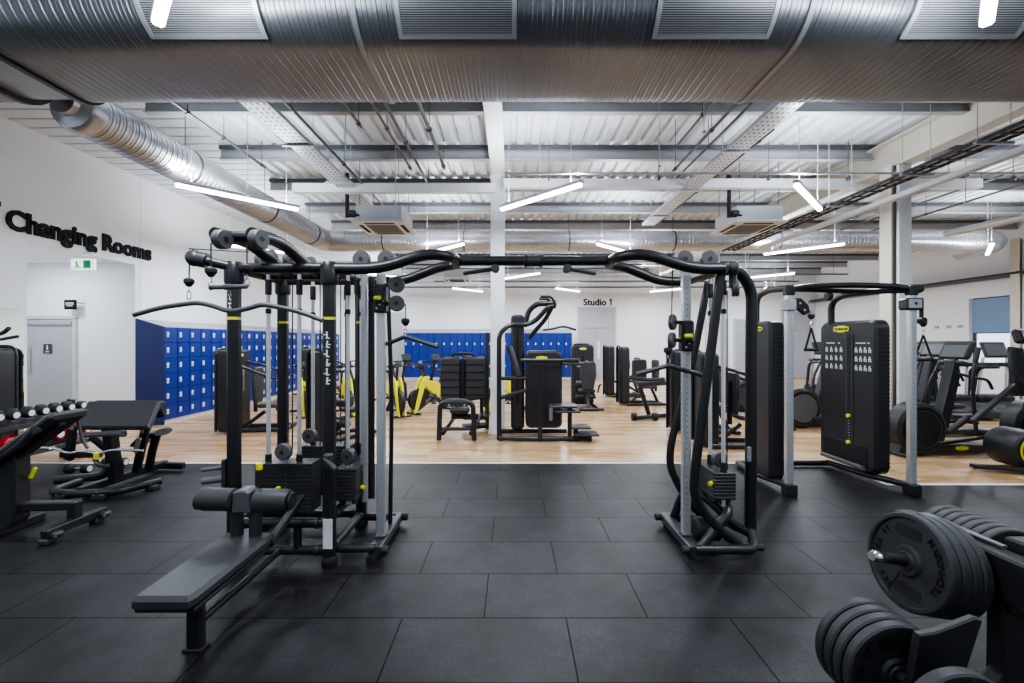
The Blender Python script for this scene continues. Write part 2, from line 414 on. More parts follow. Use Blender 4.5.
b.box(-7.53, 7.688, 3.06, .12, .012, .14, .001, (0, 0, .05)); b.lathe((-7.72, 7.692, 3.10), (0, -1, 0), [(.018, 0), (.018, .004)], 12); b.bar((-7.72, 7.688, 3.09), (-7.70, 7.688, 3.03), .03, .006, .001, (0, 1, 0)); b.bar((-7.70, 7.688, 3.04), (-7.66, 7.688, 2.99), .02, .006, .001, (0, 1, 0)); b.bar((-7.70, 7.688, 3.03), (-7.75, 7.688, 2.99), .02, .006, .001, (0, 1, 0))
part('running_figure', b, M['green'], t)
b = MB(); b.tube([(-7.76, 7.72, 3.16), (-7.76, 7.72, 3.27)], .006); b.tube([(-7.5, 7.72, 3.16), (-7.5, 7.72, 3.27)], .006); b.box(-7.62, 7.72, 3.265, .4, .1, .012, .002); part('hanger', b, M['offw'], t)
t = thing('projecting_sign', 'small dark projecting sign with white lettering above the toilet door', 'sign', (-8.9, 8.6, 2.35))
b = MB(); b.box(-8.75, 8.6, 2.42, .23, .03, .19, .004); pl = part('sign_plate', b, M['text'], t)
b = MB()
for (z, w_) in ((2.455, .15), (2.43, .17), (2.395, .12)): b.box(-8.75, 8.583, z, w_, .004, .012, .001)
part('lettering_lines', b, M['decal'], pl)
b = MB(); b.tube([(-8.66, 8.6, 2.46), (-8.62, 8.74, 2.46)], .008); part('bracket', b, M['dgrey'], t)
b = MB(); b.box(XL + .03, 6.35, 3.72, .05, .14, .08, .01)
solid('wall_speaker', b, M['dgrey'], 'small dark box on the left wall above the lettering', 'speaker')
for i, (y, w_) in enumerate(((13.55, 'nearest the window'), (13.9, 'in the middle of three'), (14.3, 'farthest from the window'))):
    b = MB(); b.box(XR - .012, y, 2.16, .02, .15, .09, .005); so = solid('wall_socket', b, M['ltgrey'], 'pale socket plate on the right wall, ' + w_, 'socket', 'socket plates on the right wall')

# ------------------------------------------------------------------ roof
b = MB(); prof = []; x = -4.95
while x < XR + .1:
    prof += [(x, ZD), (x + .12, ZD), (x + .15, ZD + .05), (x + .21, ZD + .05)]; x += .24
vs = [(p[0], y, p[1]) for y in (YB, YF) for p in prof]; n = len(prof)
b._add(vs, [(i, i + 1, n + i + 1, n + i) for i in range(n - 1)])
solid('ceiling_deck', b, M['deck'], **S)
b = MB(); prof = []; y = YB
while y < YF + .1:
    prof += [(y, ZD - .01), (y + .235, ZD - .01), (y + .245, ZD + .05), (y + .265, ZD + .05)]; y += .275
vs = [(x_, p[0], p[1]) for x_ in (XL - .1, -4.9) for p in prof]; n = len(prof)
b._add(vs, [(i, i + 1, n + i + 1, n + i) for i in range(n - 1)])
solid('ceiling_side_bay', b, M['deck'], **S)
b = MB(); b.box(3.2, 7.5, ZD + .2, 22, 26, .08, 0); solid('roof_slab', b, M['steel'], **S)
k = 0
y = -3.26
while y < YF - .3:
    b = MB(); x0, x1 = -5.0, XR
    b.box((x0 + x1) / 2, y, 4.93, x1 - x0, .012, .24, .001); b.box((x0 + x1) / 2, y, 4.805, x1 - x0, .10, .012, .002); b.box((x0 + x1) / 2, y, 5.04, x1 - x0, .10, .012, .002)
    b.mi = 1; b.box((x0 + x1) / 2, y - .046, 5.005, x1 - x0, .012, .07, 0)  # dark strip painted in as the shadow line under the deck
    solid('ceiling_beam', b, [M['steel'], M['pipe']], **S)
    y += 1.53
# white spine beam and column in the middle
b = MB(); b.box(-.255, 3.6, 4.80, .25, 9.25, .06, .006); b.box(-.255, 3.6, 4.93, .05, 9.25, .25, .003)
solid('ceiling_beam_middle', b, M['white'], **S)
b = MB(); b.box(-.265, 8.1, 2.4, .26, .24, 4.8, .01); b.box(-.265, 8.1, .006, .34, .32, .012, .003)
solid('column_middle', b, M['white'], **S)
b = MB(); b.box(-2.1, 7.75, 4.42, 3.6, .12, .16, .004); b.box(4.1, 7.75, 4.50, 8.5, .12, .16, .004)
solid('ceiling_beam_cross', b, M['white'], **S)
# cream frame on the right
b = MB(); b.box(6.2, 12.25, 4.72, .02, 15.4, .42, .003); b.box(6.2, 12.25, 4.50, .24, 15.4, .03, .003); b.box(6.2, 12.25, 4.94, .24, 15.4, .03, .003)
solid('ceiling_beam_right', b, M['cream'], **S)
for nm, x, y in (('column_right', 6.12, 6.95), ('column_far_right', 13.75, 11.75), ('column_right_rear', 6.2, 13.4)):
    b = MB(); b.box(x - .13, y, 2.24, .03, .22, 4.48, .003); b.box(x + .13, y, 2.24, .03, .22, 4.48, .003); b.box(x, y, 2.24, .26, .03, 4.48, .002)
    b.mi = 1; b.box(x + .05, y - .118, 2.24, .20, .05, 4.46, .004)
    solid(nm, b, [M['cream'], M['white']], **S)

# ------------------------------------------------------------------ ducts
def ridged_duct(b, pts_fn, length, pitch, ridge, nprof):
    rings = []; s_ = 0.0
    while s_ < length:
        for (ds, e) in ((0, 0), (pitch * .36, 0), (pitch * .40, ridge * .4), (pitch * .46, ridge * .4), (pitch * .50, 0), (pitch * .80, 0), (pitch * .86, ridge), (pitch * .94, ridge)):
            if s_ + ds <= length: rings.append((s_ + ds, e))
        s_ += pitch
    rings.append((length, 0))
    vs = []
    for (q, e) in rings: vs += pts_fn(q, e)
    fs = []
    for i in range(len(rings) - 1):
        for a in range(nprof):
            c = (a + 1) % nprof; fs.append((i * nprof + a, i * nprof + c, (i + 1) * nprof + c, (i + 1) * nprof + a))
    fs.append(tuple(range(nprof))[::-1]); fs.append(tuple((len(rings) - 1) * nprof + a for a in range(nprof)))
    b._add(vs, fs)
# the big flat oval duct straight above, running across the room
yc, zc, hw, rr_ = 3.80, 4.34, .30, .34
def oval(q, e, x0=-4.15):
    o = []; r = rr_ + e
    for k in range(17):
        a = -PI / 2 - PI * k / 16; o.append(V((x0 + q, yc - hw + r * math.cos(a), zc + r * math.sin(a))))
    for k in range(17):
        a = PI / 2 - PI * k / 16; o.append(V((x0 + q, yc + hw + r * math.cos(a), zc + r * math.sin(a))))
    return o
du = thing('oval_air_duct', 'huge galvanised flat oval duct crossing the ceiling in the foreground', 'duct', (2, yc, 4.0))
b = MB(); ridged_duct(b, oval, 13.5, .075, .006, 34); part('duct_run', b, M['duct'], du)
b = MB(); ridged_duct(b, lambda q, e: oval(q, e, -8.0), 3.3, .11, .006, 34); part('end_run', b, M['duct'], du)
b = MB(); ridged_duct(b, lambda q, e: oval(q, e - .02, -4.72), .6, .6, .0, 34); part('coupling', b, M['steel'], du)
for x_ in (-4.72, -4.15):
    b = MB(); b._add([p for q in (0, .05) for p in oval(q, .03, x_)], [(a, (a + 1) % 34, 34 + (a + 1) % 34, 34 + a) for a in range(34)] + [tuple(range(34))[::-1], tuple(range(34, 68))]); part('flange', b, M['dgrey'], du)
for x_ in (-1.2, 2.2, 6.1):
    b = MB(); b._add([p for q in (0, .04) for p in oval(q, .015, x_)], [(a, (a + 1) % 34, 34 + (a + 1) % 34, 34 + a) for a in range(34)] + [tuple(range(34))[::-1], tuple(range(34, 68))]); part('hanging_strap', b, M['steel'], du)
b = MB(); b.box(-4.35, yc - hw - rr_ - .03, 4.55, .16, .03, .55, .004); part('strap_plate', b, M['tray'], du)
# grilles let into its near side
def arcpt(x, a, e): a = math.radians(a); return V((x, yc - hw - (rr_ + e) * math.cos(a), zc + (rr_ + e) * math.sin(a)))
for gx in (-2.32, -.415, 1.52, 3.42, 5.3):
    w_ = .45; fr = MB()
    def strip(x0, x1, a0, a1, e0=.012, e1=.03, K=8):
        vs = []
        for k in range(K + 1):
            a = a0 + (a1 - a0) * k / K
            vs += [arcpt(x0, a, e0), arcpt(x0, a, e1), arcpt(x1, a, e1), arcpt(x1, a, e0)]
        fs = []
        for k in range(K):
            for j in range(4): fs.append((k * 4 + j, k * 4 + (j + 1) % 4, k * 4 + 4 + (j + 1) % 4, k * 4 + 4 + j))
        return vs, fs + [(3, 2, 1, 0), (K * 4, K * 4 + 1, K * 4 + 2, K * 4 + 3)]
    a0, a1 = -63, 6
    fr._add(*strip(gx - w_, gx - w_ + .035, a0, a1)); fr._add(*strip(gx + w_ - .035, gx + w_, a0, a1))
    fr._add(*strip(gx - w_, gx + w_, a0, a0 + 4.2, K=2)); fr._add(*strip(gx - w_, gx + w_, a1 - 4.2, a1, K=2))
    go = part('air_grille', fr, M['grille'], du)
    bl = MB()
    for k in range(27):
        a = a0 + 5.2 + (a1 - a0 - 10.4) * k / 26; bl._add(*strip(gx - w_ + .035, gx + w_ - .035, a - .5, a + .5, .012, .024, 1))
    part('grille_blades', bl, M['grille'], go)
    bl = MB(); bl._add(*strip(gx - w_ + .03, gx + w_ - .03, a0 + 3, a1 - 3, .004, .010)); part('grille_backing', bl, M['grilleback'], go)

# spiral ducts
def round_duct(b, path, r, pitch, ridge, n=28):
    P = fillet(path, .5, 8); L = [0]
    for i in range(1, len(P)): L.append(L[-1] + (P[i] - P[i - 1]).length)
    def at(q):
        for i in range(1, len(P)):
            if q <= L[i] + 1e-9:
                t = (q - L[i - 1]) / max(L[i] - L[i - 1], 1e-9); return P[i - 1].lerp(P[i], t)
        return P[-1]
    def ring(q, e):
        c = at(q); d = (at(min(q + .05, L[-1])) - at(max(q - .05, 0))).normalized()
        d, u, v = frame_of(d); return [c + u * ((r + e) * math.cos(2 * PI * a / n)) + v * ((r + e) * math.sin(2 * PI * a / n)) for a in range(n)]
    ridged_duct(b, ring, L[-1], pitch, ridge, n)
du = thing('spiral_air_duct', 'round spiral duct running back along the left side of the ceiling', 'duct', (-4.6, 7, 3.9))
b = MB(); round_duct(b, [(-4.68, 4.75, 4.2), (-4.68, 10.3, 4.2)], .25, .085, .007); part('duct_run', b, M['ductm'], du)
b = MB(); b.lathe((-4.68, 4.77, 4.2), (0, -1, 0), [(.26, 0), (.26, .10), (.235, .16), (.14, .2), (.13, .26), (.0, .26)], 28); part('end_cap', b, M['ductm'], du)
b = MB(); b.tube([(-4.68, 10.28, 4.2), (-4.68, 10.85, 4.2), (-4.1, 10.85, 4.2)], .262, .5, 28, 8); part('elbow', b, M['ductm'], du)
for y in (6.2, 8.2, 10.0):
    b = MB(); b.lathe((-4.68, y, 4.2), (0, 1, 0), [(.263, 0), (.263, .03)], 28); b.tube([(-4.68, y + .015, 4.45), (-4.68, y + .015, HT)], .006, n=6); part('hanger', b, M['pipe'], du)
du = thing('spiral_air_duct', 'long spiral duct crossing the rear of the ceiling in front of the back wall', 'duct', (4, 10.85, 3.95))
b = MB(); round_duct(b, [(-4.1, 10.85, 4.2), (11.6, 10.85, 4.2)], .245, .095, .007); part('duct_run', b, M['ductm'], du)
b = MB(); b.tube([(11.6, 10.85, 4.2), (12.1, 10.85, 4.2), (12.35, 11.4, 4.2), (12.35, 12.0, 4.2)], .25, .4, 28, 8); part('elbow', b, M['ductm'], du)
for x_ in (-3.2, -1.2, 1.4, 4.0, 6.6, 9.2):
    b = MB(); b.lathe((x_, 10.85, 4.2), (1, 0, 0), [(.258, 0), (.258, .03)], 28); b.tube([(x_ + .015, 10.85, 4.45), (x_ + .015, 10.85, HT)], .006, n=6); part('hanger', b, M['pipe'], du)

# ------------------------------------------------------------------ cable trays, pipes, conduits
def tray(label, x, w, z, y0, y1, m, side=.05, ladder=False, rods=()):
    t = thing('cable_tray', label, 'cable tray', (x, y0, z))
    b = MB()
    if ladder:
        for k in range(int((y1 - y0) / .22)): b.box(x, y0 + .1 + .22 * k, z, w, .03, .012, 0)
    else: b.box(x, (y0 + y1) / 2, z, w, y1 - y0, .006, 0)
    b.box(x - w / 2, (y0 + y1) / 2, z + side / 2, .006, y1 - y0, side, 0); b.box(x + w / 2, (y0 + y1) / 2, z + side / 2, .006, y1 - y0, side, 0)
    b.mi = 1; y = y0 + .06
    while y < y1 and not ladder:
        for k in range(4): b.box(x - w * .36 + w * .24 * k, y, z - .004, .022, .035, .004, 0)
        y += .1
    part('tray_run', b, [m, M['pipe']], t)
    for y in rods:
        b = MB(); b.box(x, y, z - .02, w + .16, .04, .025, .003)
        for s_ in (-1, 1): b.tube([(x + s_ * (w / 2 + .05), y, z - .02), (x + s_ * (w / 2 + .05), y, HT)], .005, n=6)
        part('trapeze_hanger', b, M['tray'], t)
    return t
tray('wide perforated cable tray running back above the left of the room', -2.95, .30, 4.42, 4.52, 9.4, M['tray'], rods=(4.6, 6.0, 7.4))
tray('perforated cable tray running back to the right of the white column', 3.2, .28, 4.42, 4.52, 10.2, M['tray'], rods=(4.6, 6.2, 7.8, 9.4))
t = tray('dark ladder tray full of cables running along the cream beam', 5.22, .26, 3.86, 2.0, 10.5, M['dgrey'], side=.04, ladder=True, rods=(4.7, 5.6, 6.9, 8.4))
for k in range(4):
    b = MB(); b.tube([(5.13 + .055 * k, 2.0, 3.895), (5.14 + .05 * k, 6.0, 3.90), (5.13 + .055 * k, 10.5, 3.895)], .017, n=8); part('cable', b, [M['rubber'], M['white'], M['rubber'], M['tray']][k], t)
b = MB(); b.box(5.62, 6.0, 3.80, .10, 7.6, .07, .004); solid('trunking_rail', b, M['white'], 'white trunking running back below the cream beam', 'trunking')
b = MB(); b.tube([(-.1, 5.92, 3.985), (9.0, 5.92, 3.985)], .017); co = solid('conduit', b, M['white'], 'long thin white conduit crossing the ceiling right of the white column', 'conduit')
for x_ in (.6, 2.4, 4.2, 5.5, 8.2):
    b = MB(); b.box(x_, 7.1, 4.36, .03, .07, .07, .004); b.tube([(x_, 7.1, 4.38), (x_, 7.1, 5.0)], .005, n=6); part('saddle_clip', b, M['pipe'], co)
for i, (x_, z, y0, y1, r, where) in enumerate((
        (-4.15, 4.62, 5.2, 7.3, .020, 'beside the spiral duct, leftmost of the pipes'), (-3.35, 4.66, 4.55, 8.0, .024, 'just left of the wide cable tray'),
        (-2.66, 4.50, 4.55, 9.2, .020, 'tight along the right edge of the wide cable tray'), (-2.05, 4.60, 4.55, 5.9, .018, 'right of the wide cable tray, short'),
        (-1.72, 4.62, 4.55, 7.4, .018, 'between wide cable tray and strapped duct seam'), (-1.56, 4.62, 4.55, 8.2, .022, 'with the white column to its right, inner pair'),
        (-1.12, 4.56, 4.55, 7.2, .026, 'nearest the white beam on its left'), (2.45, 4.60, 4.55, 6.6, .018, 'left of the right hand cable tray, outermost'),
        (2.75, 4.60, 4.55, 7.4, .020, 'left of the right hand cable tray, in the middle'), (2.93, 4.60, 4.55, 8.4, .018, 'tight against the right hand cable tray'),
        (3.62, 4.62, 6.0, 11, .016, 'tight behind the right hand cassette unit'), (8.0, 4.6, 7.6, 12.5, .02, 'far right, left one of three'), (8.6, 4.6, 7.6, 12.5, .02, 'far right, middle one of three'), (9.3, 4.55, 7.0, 12.5, .02, 'far right, right one of three'))):
    b = MB(); b.tube([(x_, y0, z), (x_, y1, z)], r, n=10)
    po = solid('ceiling_pipe', b, M['pipe'], 'dark ceiling pipe ' + where, 'pipe', 'dark pipes under the roof')
    for y in (y0 + .35, (y0 + y1) / 2, y1 - .1):
        b = MB(); b.lathe((x_, y - .02, z), (0, 1, 0), [(r + .012, 0), (r + .012, .04)], 10); b.tube([(x_, y, z), (x_, y, HT)], .005, n=6); part('pipe_clip', b, M['pipe'], po)
b = MB(); b.tube([(13.6, 8, 3.55), (13.6, 19.8, 3.55)], .035); b.box(13.8, 14, 3.50, .35, 12, .03, .003)
solid('service_ledge', b, M['dgrey'], 'dark service ledge running along the right wall above the window', 'ledge')
b = MB(); b.tube([(9.2, 5.8, 3.97), (9.22, 7.5, 3.92), (9.2, 9.2, 3.97)], .07, n=16); solid('flexible_duct', b, M['ductm'], 'short silver flexible duct slanting under the roof on the far right', 'duct')
SRO = [1, 2, 4, 5, 6, 0, 3]
for i, (x0, x1, y, z) in enumerate(((-4.0, 5.0, 13.35, 4.05), (-6, 9, 15.6, 4.1), (-3, 11, 16.7, 4.0), (-7, 8, 18.75, 4.25), (-6, 13, 19.3, 4.10), (-6.5, 5, 12.55, 3.98), (-1, 12.5, 16.2, 4.2))):
    b = MB(); b.box((x0 + x1) / 2, y, z, x1 - x0, .16, .04, .003); b.tube([(x0, y + .3, z + .05), (x1, y + .3, z + .05)], .03, n=8)
    for k in range(5):
        xx = x0 + .5 + (x1 - x0 - 1) * k / 4; b.tube([(xx, y, z), (xx, y, HT)], .006, n=6)
    solid('hanging_service_run', b, M['tray'] if i % 2 else M['pipe'], 'thin service run under the rear roof, ' + ORD[SRO[i]] + ' counting from the spiral duct backwards', 'service run', 'service runs under the rear roof')
# thin rods hanging down
for i, (x_, y, z0) in enumerate(((-3.9, 6.4, 3.85), (-2.3, 6.0, 4.2), (-1.85, 6.9, 3.7), (.45, 7.0, 4.2), (1.9, 5.6, 3.95), (1.3, 8.2, 4.0), (2.3, 5.2, 4.2), (6.9, 6.6, 3.8))):
    b = MB(); b.tube([(x_, y, z0), (x_, y, HT)], .006, n=6); b.box(x_, y, z0, .04, .04, .025, .004)
    solid('hanging_rod', b, M['tray'], 'thin steel rod hanging from the roof, ' + ORD[i] + ' from the left', 'rod', 'thin rods hanging from the roof')

# ------------------------------------------------------------------ cassette air conditioners
def cassette(label, x, y, z, s_=.98, rz=0):
    t = thing('air_conditioner', label, 'air conditioner', (x, y, z), 'ceiling cassette units')
    b = MB(); b.box(x, y, z + .17, s_ * .86, s_ * .86, .28, .01); part('casing', b, M['tray'], t)
    b = MB(); b.box(x, y, z + .015, s_, s_, .04, .012); pn = part('fascia', b, M['cream'] if False else M['offw'], t)
    b = MB(); b.box(x, y, z - .008, s_ * .58, s_ * .58, .012, .003); part('intake_grille', b, M['ltgrey'], pn)
    b = MB()
    for k in range(10): b.box(x, y - s_ * .26 + s_ * .52 * k / 9, z - .016, s_ * .56, .012, .008, 0)
    part('grille_slats', b, M['grey'], pn)
    for (dx, dy, a, c) in ((0, .39, .56, .07), (0, -.39, .56, .07), (.39, 0, .07, .56), (-.39, 0, .07, .56)):
        b = MB(); b.box(x + dx * s_, y + dy * s_, z - .006, a * s_, c * s_, .008, .002); part('air_slot', b, M['dark'], pn)
    for sx in (-1, 1):
        for sy in (-1, 1):
            b = MB(); b.tube([(x + sx * s_ * .36, y + sy * s_ * .40, z + .2), (x + sx * s_ * .36, y + sy * s_ * .40, HT)], .006, n=6); part('hanging_rod', b, M['pipe'], t)
    return t
cassette('grey ceiling cassette unit hanging left of the white column', -2.42, 8.3, 3.85)
cassette('grey ceiling cassette unit hanging right of the white column', 4.50, 8.3, 3.85)
cassette('small far cassette unit above the back wall lockers', -1.9, 15.0, 3.8, .9)
cassette('small far cassette unit in front of the Studio 1 door', 6.0, 15.0, 3.8, .9)
for (x_, lab) in ((-3.0, 'dark vertical pipe with valve at the left cassette unit'), (3.95, 'dark vertical pipe with valve at the right cassette unit')):
    b = MB(); b.tube([(x_, 7.9, 3.95), (x_, 7.9, 4.75)], .035); b.tube([(x_, 7.9, 3.98), (x_ + .25, 7.9, 3.98), (x_ + .3, 8.0, 4.02)], .03)
    po = solid('drain_pipe', b, M['rubber'], lab, 'pipe'); b = MB(); b.box(x_ + .1, 7.88, 4.02, .14, .1, .1, .02); part('valve', b, M['dgrey'], po)

# ------------------------------------------------------------------ batten lights, hung in a zigzag
LZ = 3.80
ROWS = {2.33: [(-1.80, -1), (2.60, 1)], 6.40: [(-3.98, 1), (.38, -1), (4.38, 1), (9.2, -1)], 9.95: [(-5.8, 1), (-1.6, -1), (2.40, 1), (6.65, -1), (10.95, 1)],
        14.0: [(-4.0, 1), (.30, -1), (4.5, 1), (8.2, -1)], 17.8: [(-5.6, -1), (-1.8, 1), (2.3, 1), (6.4, -1), (10.6, 1)]}
RN = {2.33: 'row nearest the viewer', 6.40: 'row behind the oval duct', 9.95: 'row at the rear duct', 14.0: 'row behind the rear duct', 17.8: 'row nearest the back wall'}
def area(x, y, z, sx, sy, rz, pw, up=False):  # up=True is an added fill that brightens the roof deck
    l = bpy.data.lights.new('lamp_and_fill_glow', 'AREA'); l.shape = 'RECTANGLE'; l.size = sx; l.size_y = sy; l.energy = pw; l.color = (.84, .92, 1.0)
    o = bpy.data.objects.new('lamp_and_fill_glow', l); COL.objects.link(o); o.location = (x, y, z); o.rotation_euler = (PI if up else 0, 0, rz); return o
PW = 88
for y, lst in ROWS.items():
    for i, (x, s_) in enumerate(lst):
        a = s_ * math.radians(45); dx, dy = math.cos(a) * .8, math.sin(a) * .8
        t = thing('pendant_batten_light', 'white batten light, ' + ORD[i] + ' from the left in the ' + RN[y], 'ceiling light', (x, y, LZ), 'white batten lights hung in a zigzag')
        e0, e1 = V((x - dx, y - dy, LZ)), V((x + dx, y + dy, LZ))
        b = MB(); b.bar(e0 + V((0, 0, .045)), e1 + V((0, 0, .045)), .075, .05, .008); part('housing', b, M['offw'], t)
        b = MB(); b.bar(e0 * .99 + e1 * .01, e0 * .01 + e1 * .99, .07, .045, .015); part('diffuser', b, M['lamp'], t)
        for q in (.12, .88):
            p = e0.lerp(e1, q); b = MB(); b.tube([p + V((0, 0, .07)), V((p.x, p.y, HT))], .004, n=6); part('suspension_wire', b, M['offw'], t)
        area(x, y, LZ - .035, 1.55, .07, a, PW * .8); area(x, y, LZ + .09, 1.5, .06, a, PW * .5, True)
for (x, y) in ((-4, -1.4), (.4, -1.4), (4.6, -1.4), (8.9, -1.4), (-6, 2.3), (6.9, 2.3)):   # the same lights carry on behind the photographer
    area(x, y, LZ - .035, 1.55, .07, .78, PW * .45); area(x, y, LZ + .09, 1.5, .06, .78, PW * .3, True)
area(-8.8, 7.7, 3.25, .3, .3, 0, 26)  # small area light in the lobby, no batten built here

# ================================================================== CABLE CROSSOVER STATION
CM = thing('cable_crossover_station', 'large black multi station cable machine with a bridge beam across the middle', 'cable machine', (.18, 3.63, 0))
K = M['black']
def pulley(c, ax, parent, r=.06, w=.046, name='pulley', m=None):
    c = V(c); d = V(ax).normalized(); b = MB()
    b.lathe(c - d * (w / 2), d, [(r * .9, 0), (r, w * .15), (r, w * .42), (r * .93, w * .5), (r, w * .58), (r, w * .85), (r * .9, w)], 28)
    p = part(name, b, m or M['grey'], parent)
    b = MB(); b.lathe(c - d * (w / 2 + .004), d, [(r * .25, 0), (r * .25, w + .008)], 14); part('pulley_axle', b, M['black2'], p)
    return p
# --- four posts of the left tower
for (x, y, z1) in ((-2.10, 3.28, 2.24), (-1.38, 3.28, 2.24), (-2.10, 3.98, 2.24), (-1.38, 3.98, 2.24)):
    b = MB(); b.box(x, y, (z1 + .05) / 2, .088, .088, z1 - .05, .024); po = part('upright_post', b, K, CM)
    b = MB(); b.lathe((x, y, 0), (0, 0, 1), [(.05, 0), (.056, .01), (.056, .06), (.048, .075)], 20); part('rubber_foot', b, M['rubber'], po)
    b = MB(); b.lathe((x, y, z1 - .12), (0, 0, 1), [(.06, 0), (.066, .02), (.066, .14), (.05, .17)], 20); part('post_collar', b, K, po)
    b = MB(); b.prism([(sx_ * a_, sy_ * c_) for (sx_, sy_, o_) in ((1, 1, 0), (-1, 1, 1), (-1, -1, 0), (1, -1, 1)) for (a_, c_) in (((.0455, .021), (.021, .0455)) if o_ == 0 else ((.021, .0455), (.0455, .021)))], (x, y, 1.854), (1, 0, 0), (0, 1, 0), (0, 0, .02), 0); part('yellow_band', b, M['yellow'], po, 'yellow band')
    if y < 3.5 and x > -2:
        b = MB()
        for k in range(6):
            z = 1.74 - k * .068; yy = y - .0445
            b.lathe((x + .004 * (k % 2), yy, z + .017), (0, -1, 0), [(.008, 0), (.008, .002)], 10); b.box(x, yy, z - .006, .012, .003, .03, .001)
            b.box(x + (.014 if k % 2 else -.012), yy, z - .004 * k % .02, .026, .003, .008, .001); b.box(x + .006, yy, z - .026, .03, .003, .008, .001)
        part('exercise_icons', b, M['decal'], po, 'white exercise pictograms')
        b = MB(); b.box(x + .006, y - .045, .255, .072, .004, .225, .002); part('warning_label', b, M['decal'], po, 'white warning label')
        b = MB(); b.box(x + .02, y - .07, .80, .07, .06, .13, .015); b.tube([(x + .0, y - .1, .83), (x + .1, y - .13, .76)], .02); part('pin_holder', b, M['dgrey'], po)
    if y < 3.5 and x < -2:
        b = MB(); b.box(x - .055, y, .68, .03, .10, .26, .008); part('peg_plate', b, M['dgrey'], po)
        for (z, r) in ((.745, .014), (.66, .024), (.585, .014)):
            b = MB(); b.cyl((x - .05, y - .02, z), (x - .20, y - .06, z - .01), r); part('storage_peg', b, M['grey'], po)
# --- top frame
for pts in ([(-2.1, 3.28, 2.245), (-1.38, 3.28, 2.245)], [(-2.1, 3.98, 2.245), (-1.38, 3.98, 2.245)], [(-2.1, 3.28, 2.245), (-2.1, 3.98, 2.245)], [(-1.38, 3.28, 2.245), (-1.38, 3.98, 2.245)], [(-2.1, 3.63, 2.245), (-1.38, 3.63, 2.245)]):
    b = MB(); b.tube(pts, .038, n=16); part('top_beam', b, K, CM)
def mirror(x): return .36 - x
for sgn in (0, 1):
    g = (lambda x: x) if not sgn else mirror
    b = MB(); b.tube([(g(-1.40 if not sgn else -1.24), 3.28, 2.24), (g(-1.0), 3.28, 2.24), (g(-.66), 3.33, 2.365), (g(-.47), 3.45, 2.365), (g(-.47), 3.81, 2.365), (g(-.66), 3.93, 2.365), (g(-1.0), 3.98, 2.24), (g(-1.40 if not sgn else -1.24), 3.98, 2.24)], .043, .14, 18, 6)
    part('bridge_fork', b, K, CM)
b = MB(); b.tube([(-.47, 3.63, 2.365), (.83, 3.63, 2.365)], .041, n=18); part('bridge_beam', b, K, CM)
b = MB(); b.cyl((.10, 3.63, 2.365), (.255, 3.63, 2.365), .048); part('bridge_joint', b, M['dgrey'], CM)
for x_ in (.115, .24):
    b = MB(); b.cyl((x_ - .012, 3.63, 2.365), (x_ + .012, 3.63, 2.365), .055); part('clamp_ring', b, K, CM)
for s_ in (-1, 1):
    cx = .16 + s_ * .30
    b = MB(); b.tube([(cx, 3.63, 2.30), (cx + s_ * .29, 3.95, 2.31)], .020, n=12); gp = part('chin_up_grip', b, K, CM)
    b = MB(); b.cyl((cx, 3.60, 2.30), (cx, 3.66, 2.30), .036); b.cyl((cx, 3.63, 2.33), (cx, 3.63, 2.29), .03); part('grip_clamp', b, M['dgrey'], gp)
# --- lat arms reaching out over the bench
for x_ in (-1.63, -1.86):
    b = MB(); b.tube([(x_, 3.66, 2.25), (x_, 3.34, 2.32), (x_, 3.05, 2.395), (x_, 2.72, 2.365)], .042, .25, 16); part('lat_arm', b, K, CM)
b = MB(); b.tube([(-1.88, 2.86, 2.38), (-1.61, 2.86, 2.38)], .036, n=14); part('arm_crossbar', b, K, CM)
for c in ((-1.83, 2.74, 2.335), (-1.60, 2.74, 2.335)):
    pulley(c, (1, -.25, 0), CM, .062, .06)
for c in ((-1.86, 3.36, 2.345), (-1.75, 3.40, 2.33), (-1.98, 3.42, 2.33), (-1.62, 3.5, 2.32)):
    pulley(c, (1, -.15, 0), CM, .055, .04)
for c in ((-1.16, 3.35, 2.325), (-.97, 3.35, 2.325), (mirror(-1.16), 3.35, 2.325), (mirror(-.97), 3.35, 2.325)):
    pulley(c, (0, 1, 0), CM, .066, .05)
b = MB(); b.tube([(-2.08, 3.26, 2.245), (-2.2, 3.22, 2.27), (-2.32, 3.18, 2.30)], .034, .1, 14); sa = part('side_arm', b, K, CM)
b = MB(); b.tube([(-2.25, 3.20, 2.285), (-2.33, 3.18, 2.30)], .056, n=18); b.sphere((-2.325, 3.18, 2.30), .06); part('pulley_housing', b, M['dgrey'], sa)
# --- lower frame
for (p, q) in (((-2.1, 3.28, .318), (-1.38, 3.28, .318)), ((-2.1, 3.28, .114), (-1.38, 3.28, .114)), ((-1.38, 3.28, .355), (-1.38, 3.98, .355)), ((-1.38, 3.28, .114), (-1.38, 3.98, .114)),
               ((-2.1, 3.98, .318), (-1.38, 3.98, .318)), ((-2.1, 3.98, .114), (-1.38, 3.98, .114)), ((-2.1, 3.28, .318), (-2.1, 3.98, .318)), ((-2.1, 3.28, .114), (-2.1, 3.98, .114))):
    b = MB(); b.tube([p, q], .034, n=14); ra = part('lower_rail', b, K, CM)
    b = MB()
    P, Q = V(p), V(q)
    for t_ in (.12, .88): b.lathe(P.lerp(Q, t_) - (Q - P).normalized() * .01, Q - P, [(.04, 0), (.04, .022)], 16)
    part('rail_ring', b, M['dgrey'], ra)
for x_ in (-1.62, -1.86):
    b = MB(); b.cyl((x_, 3.28, .11), (x_, 3.28, .32), .03); part('frame_strut', b, K, CM)
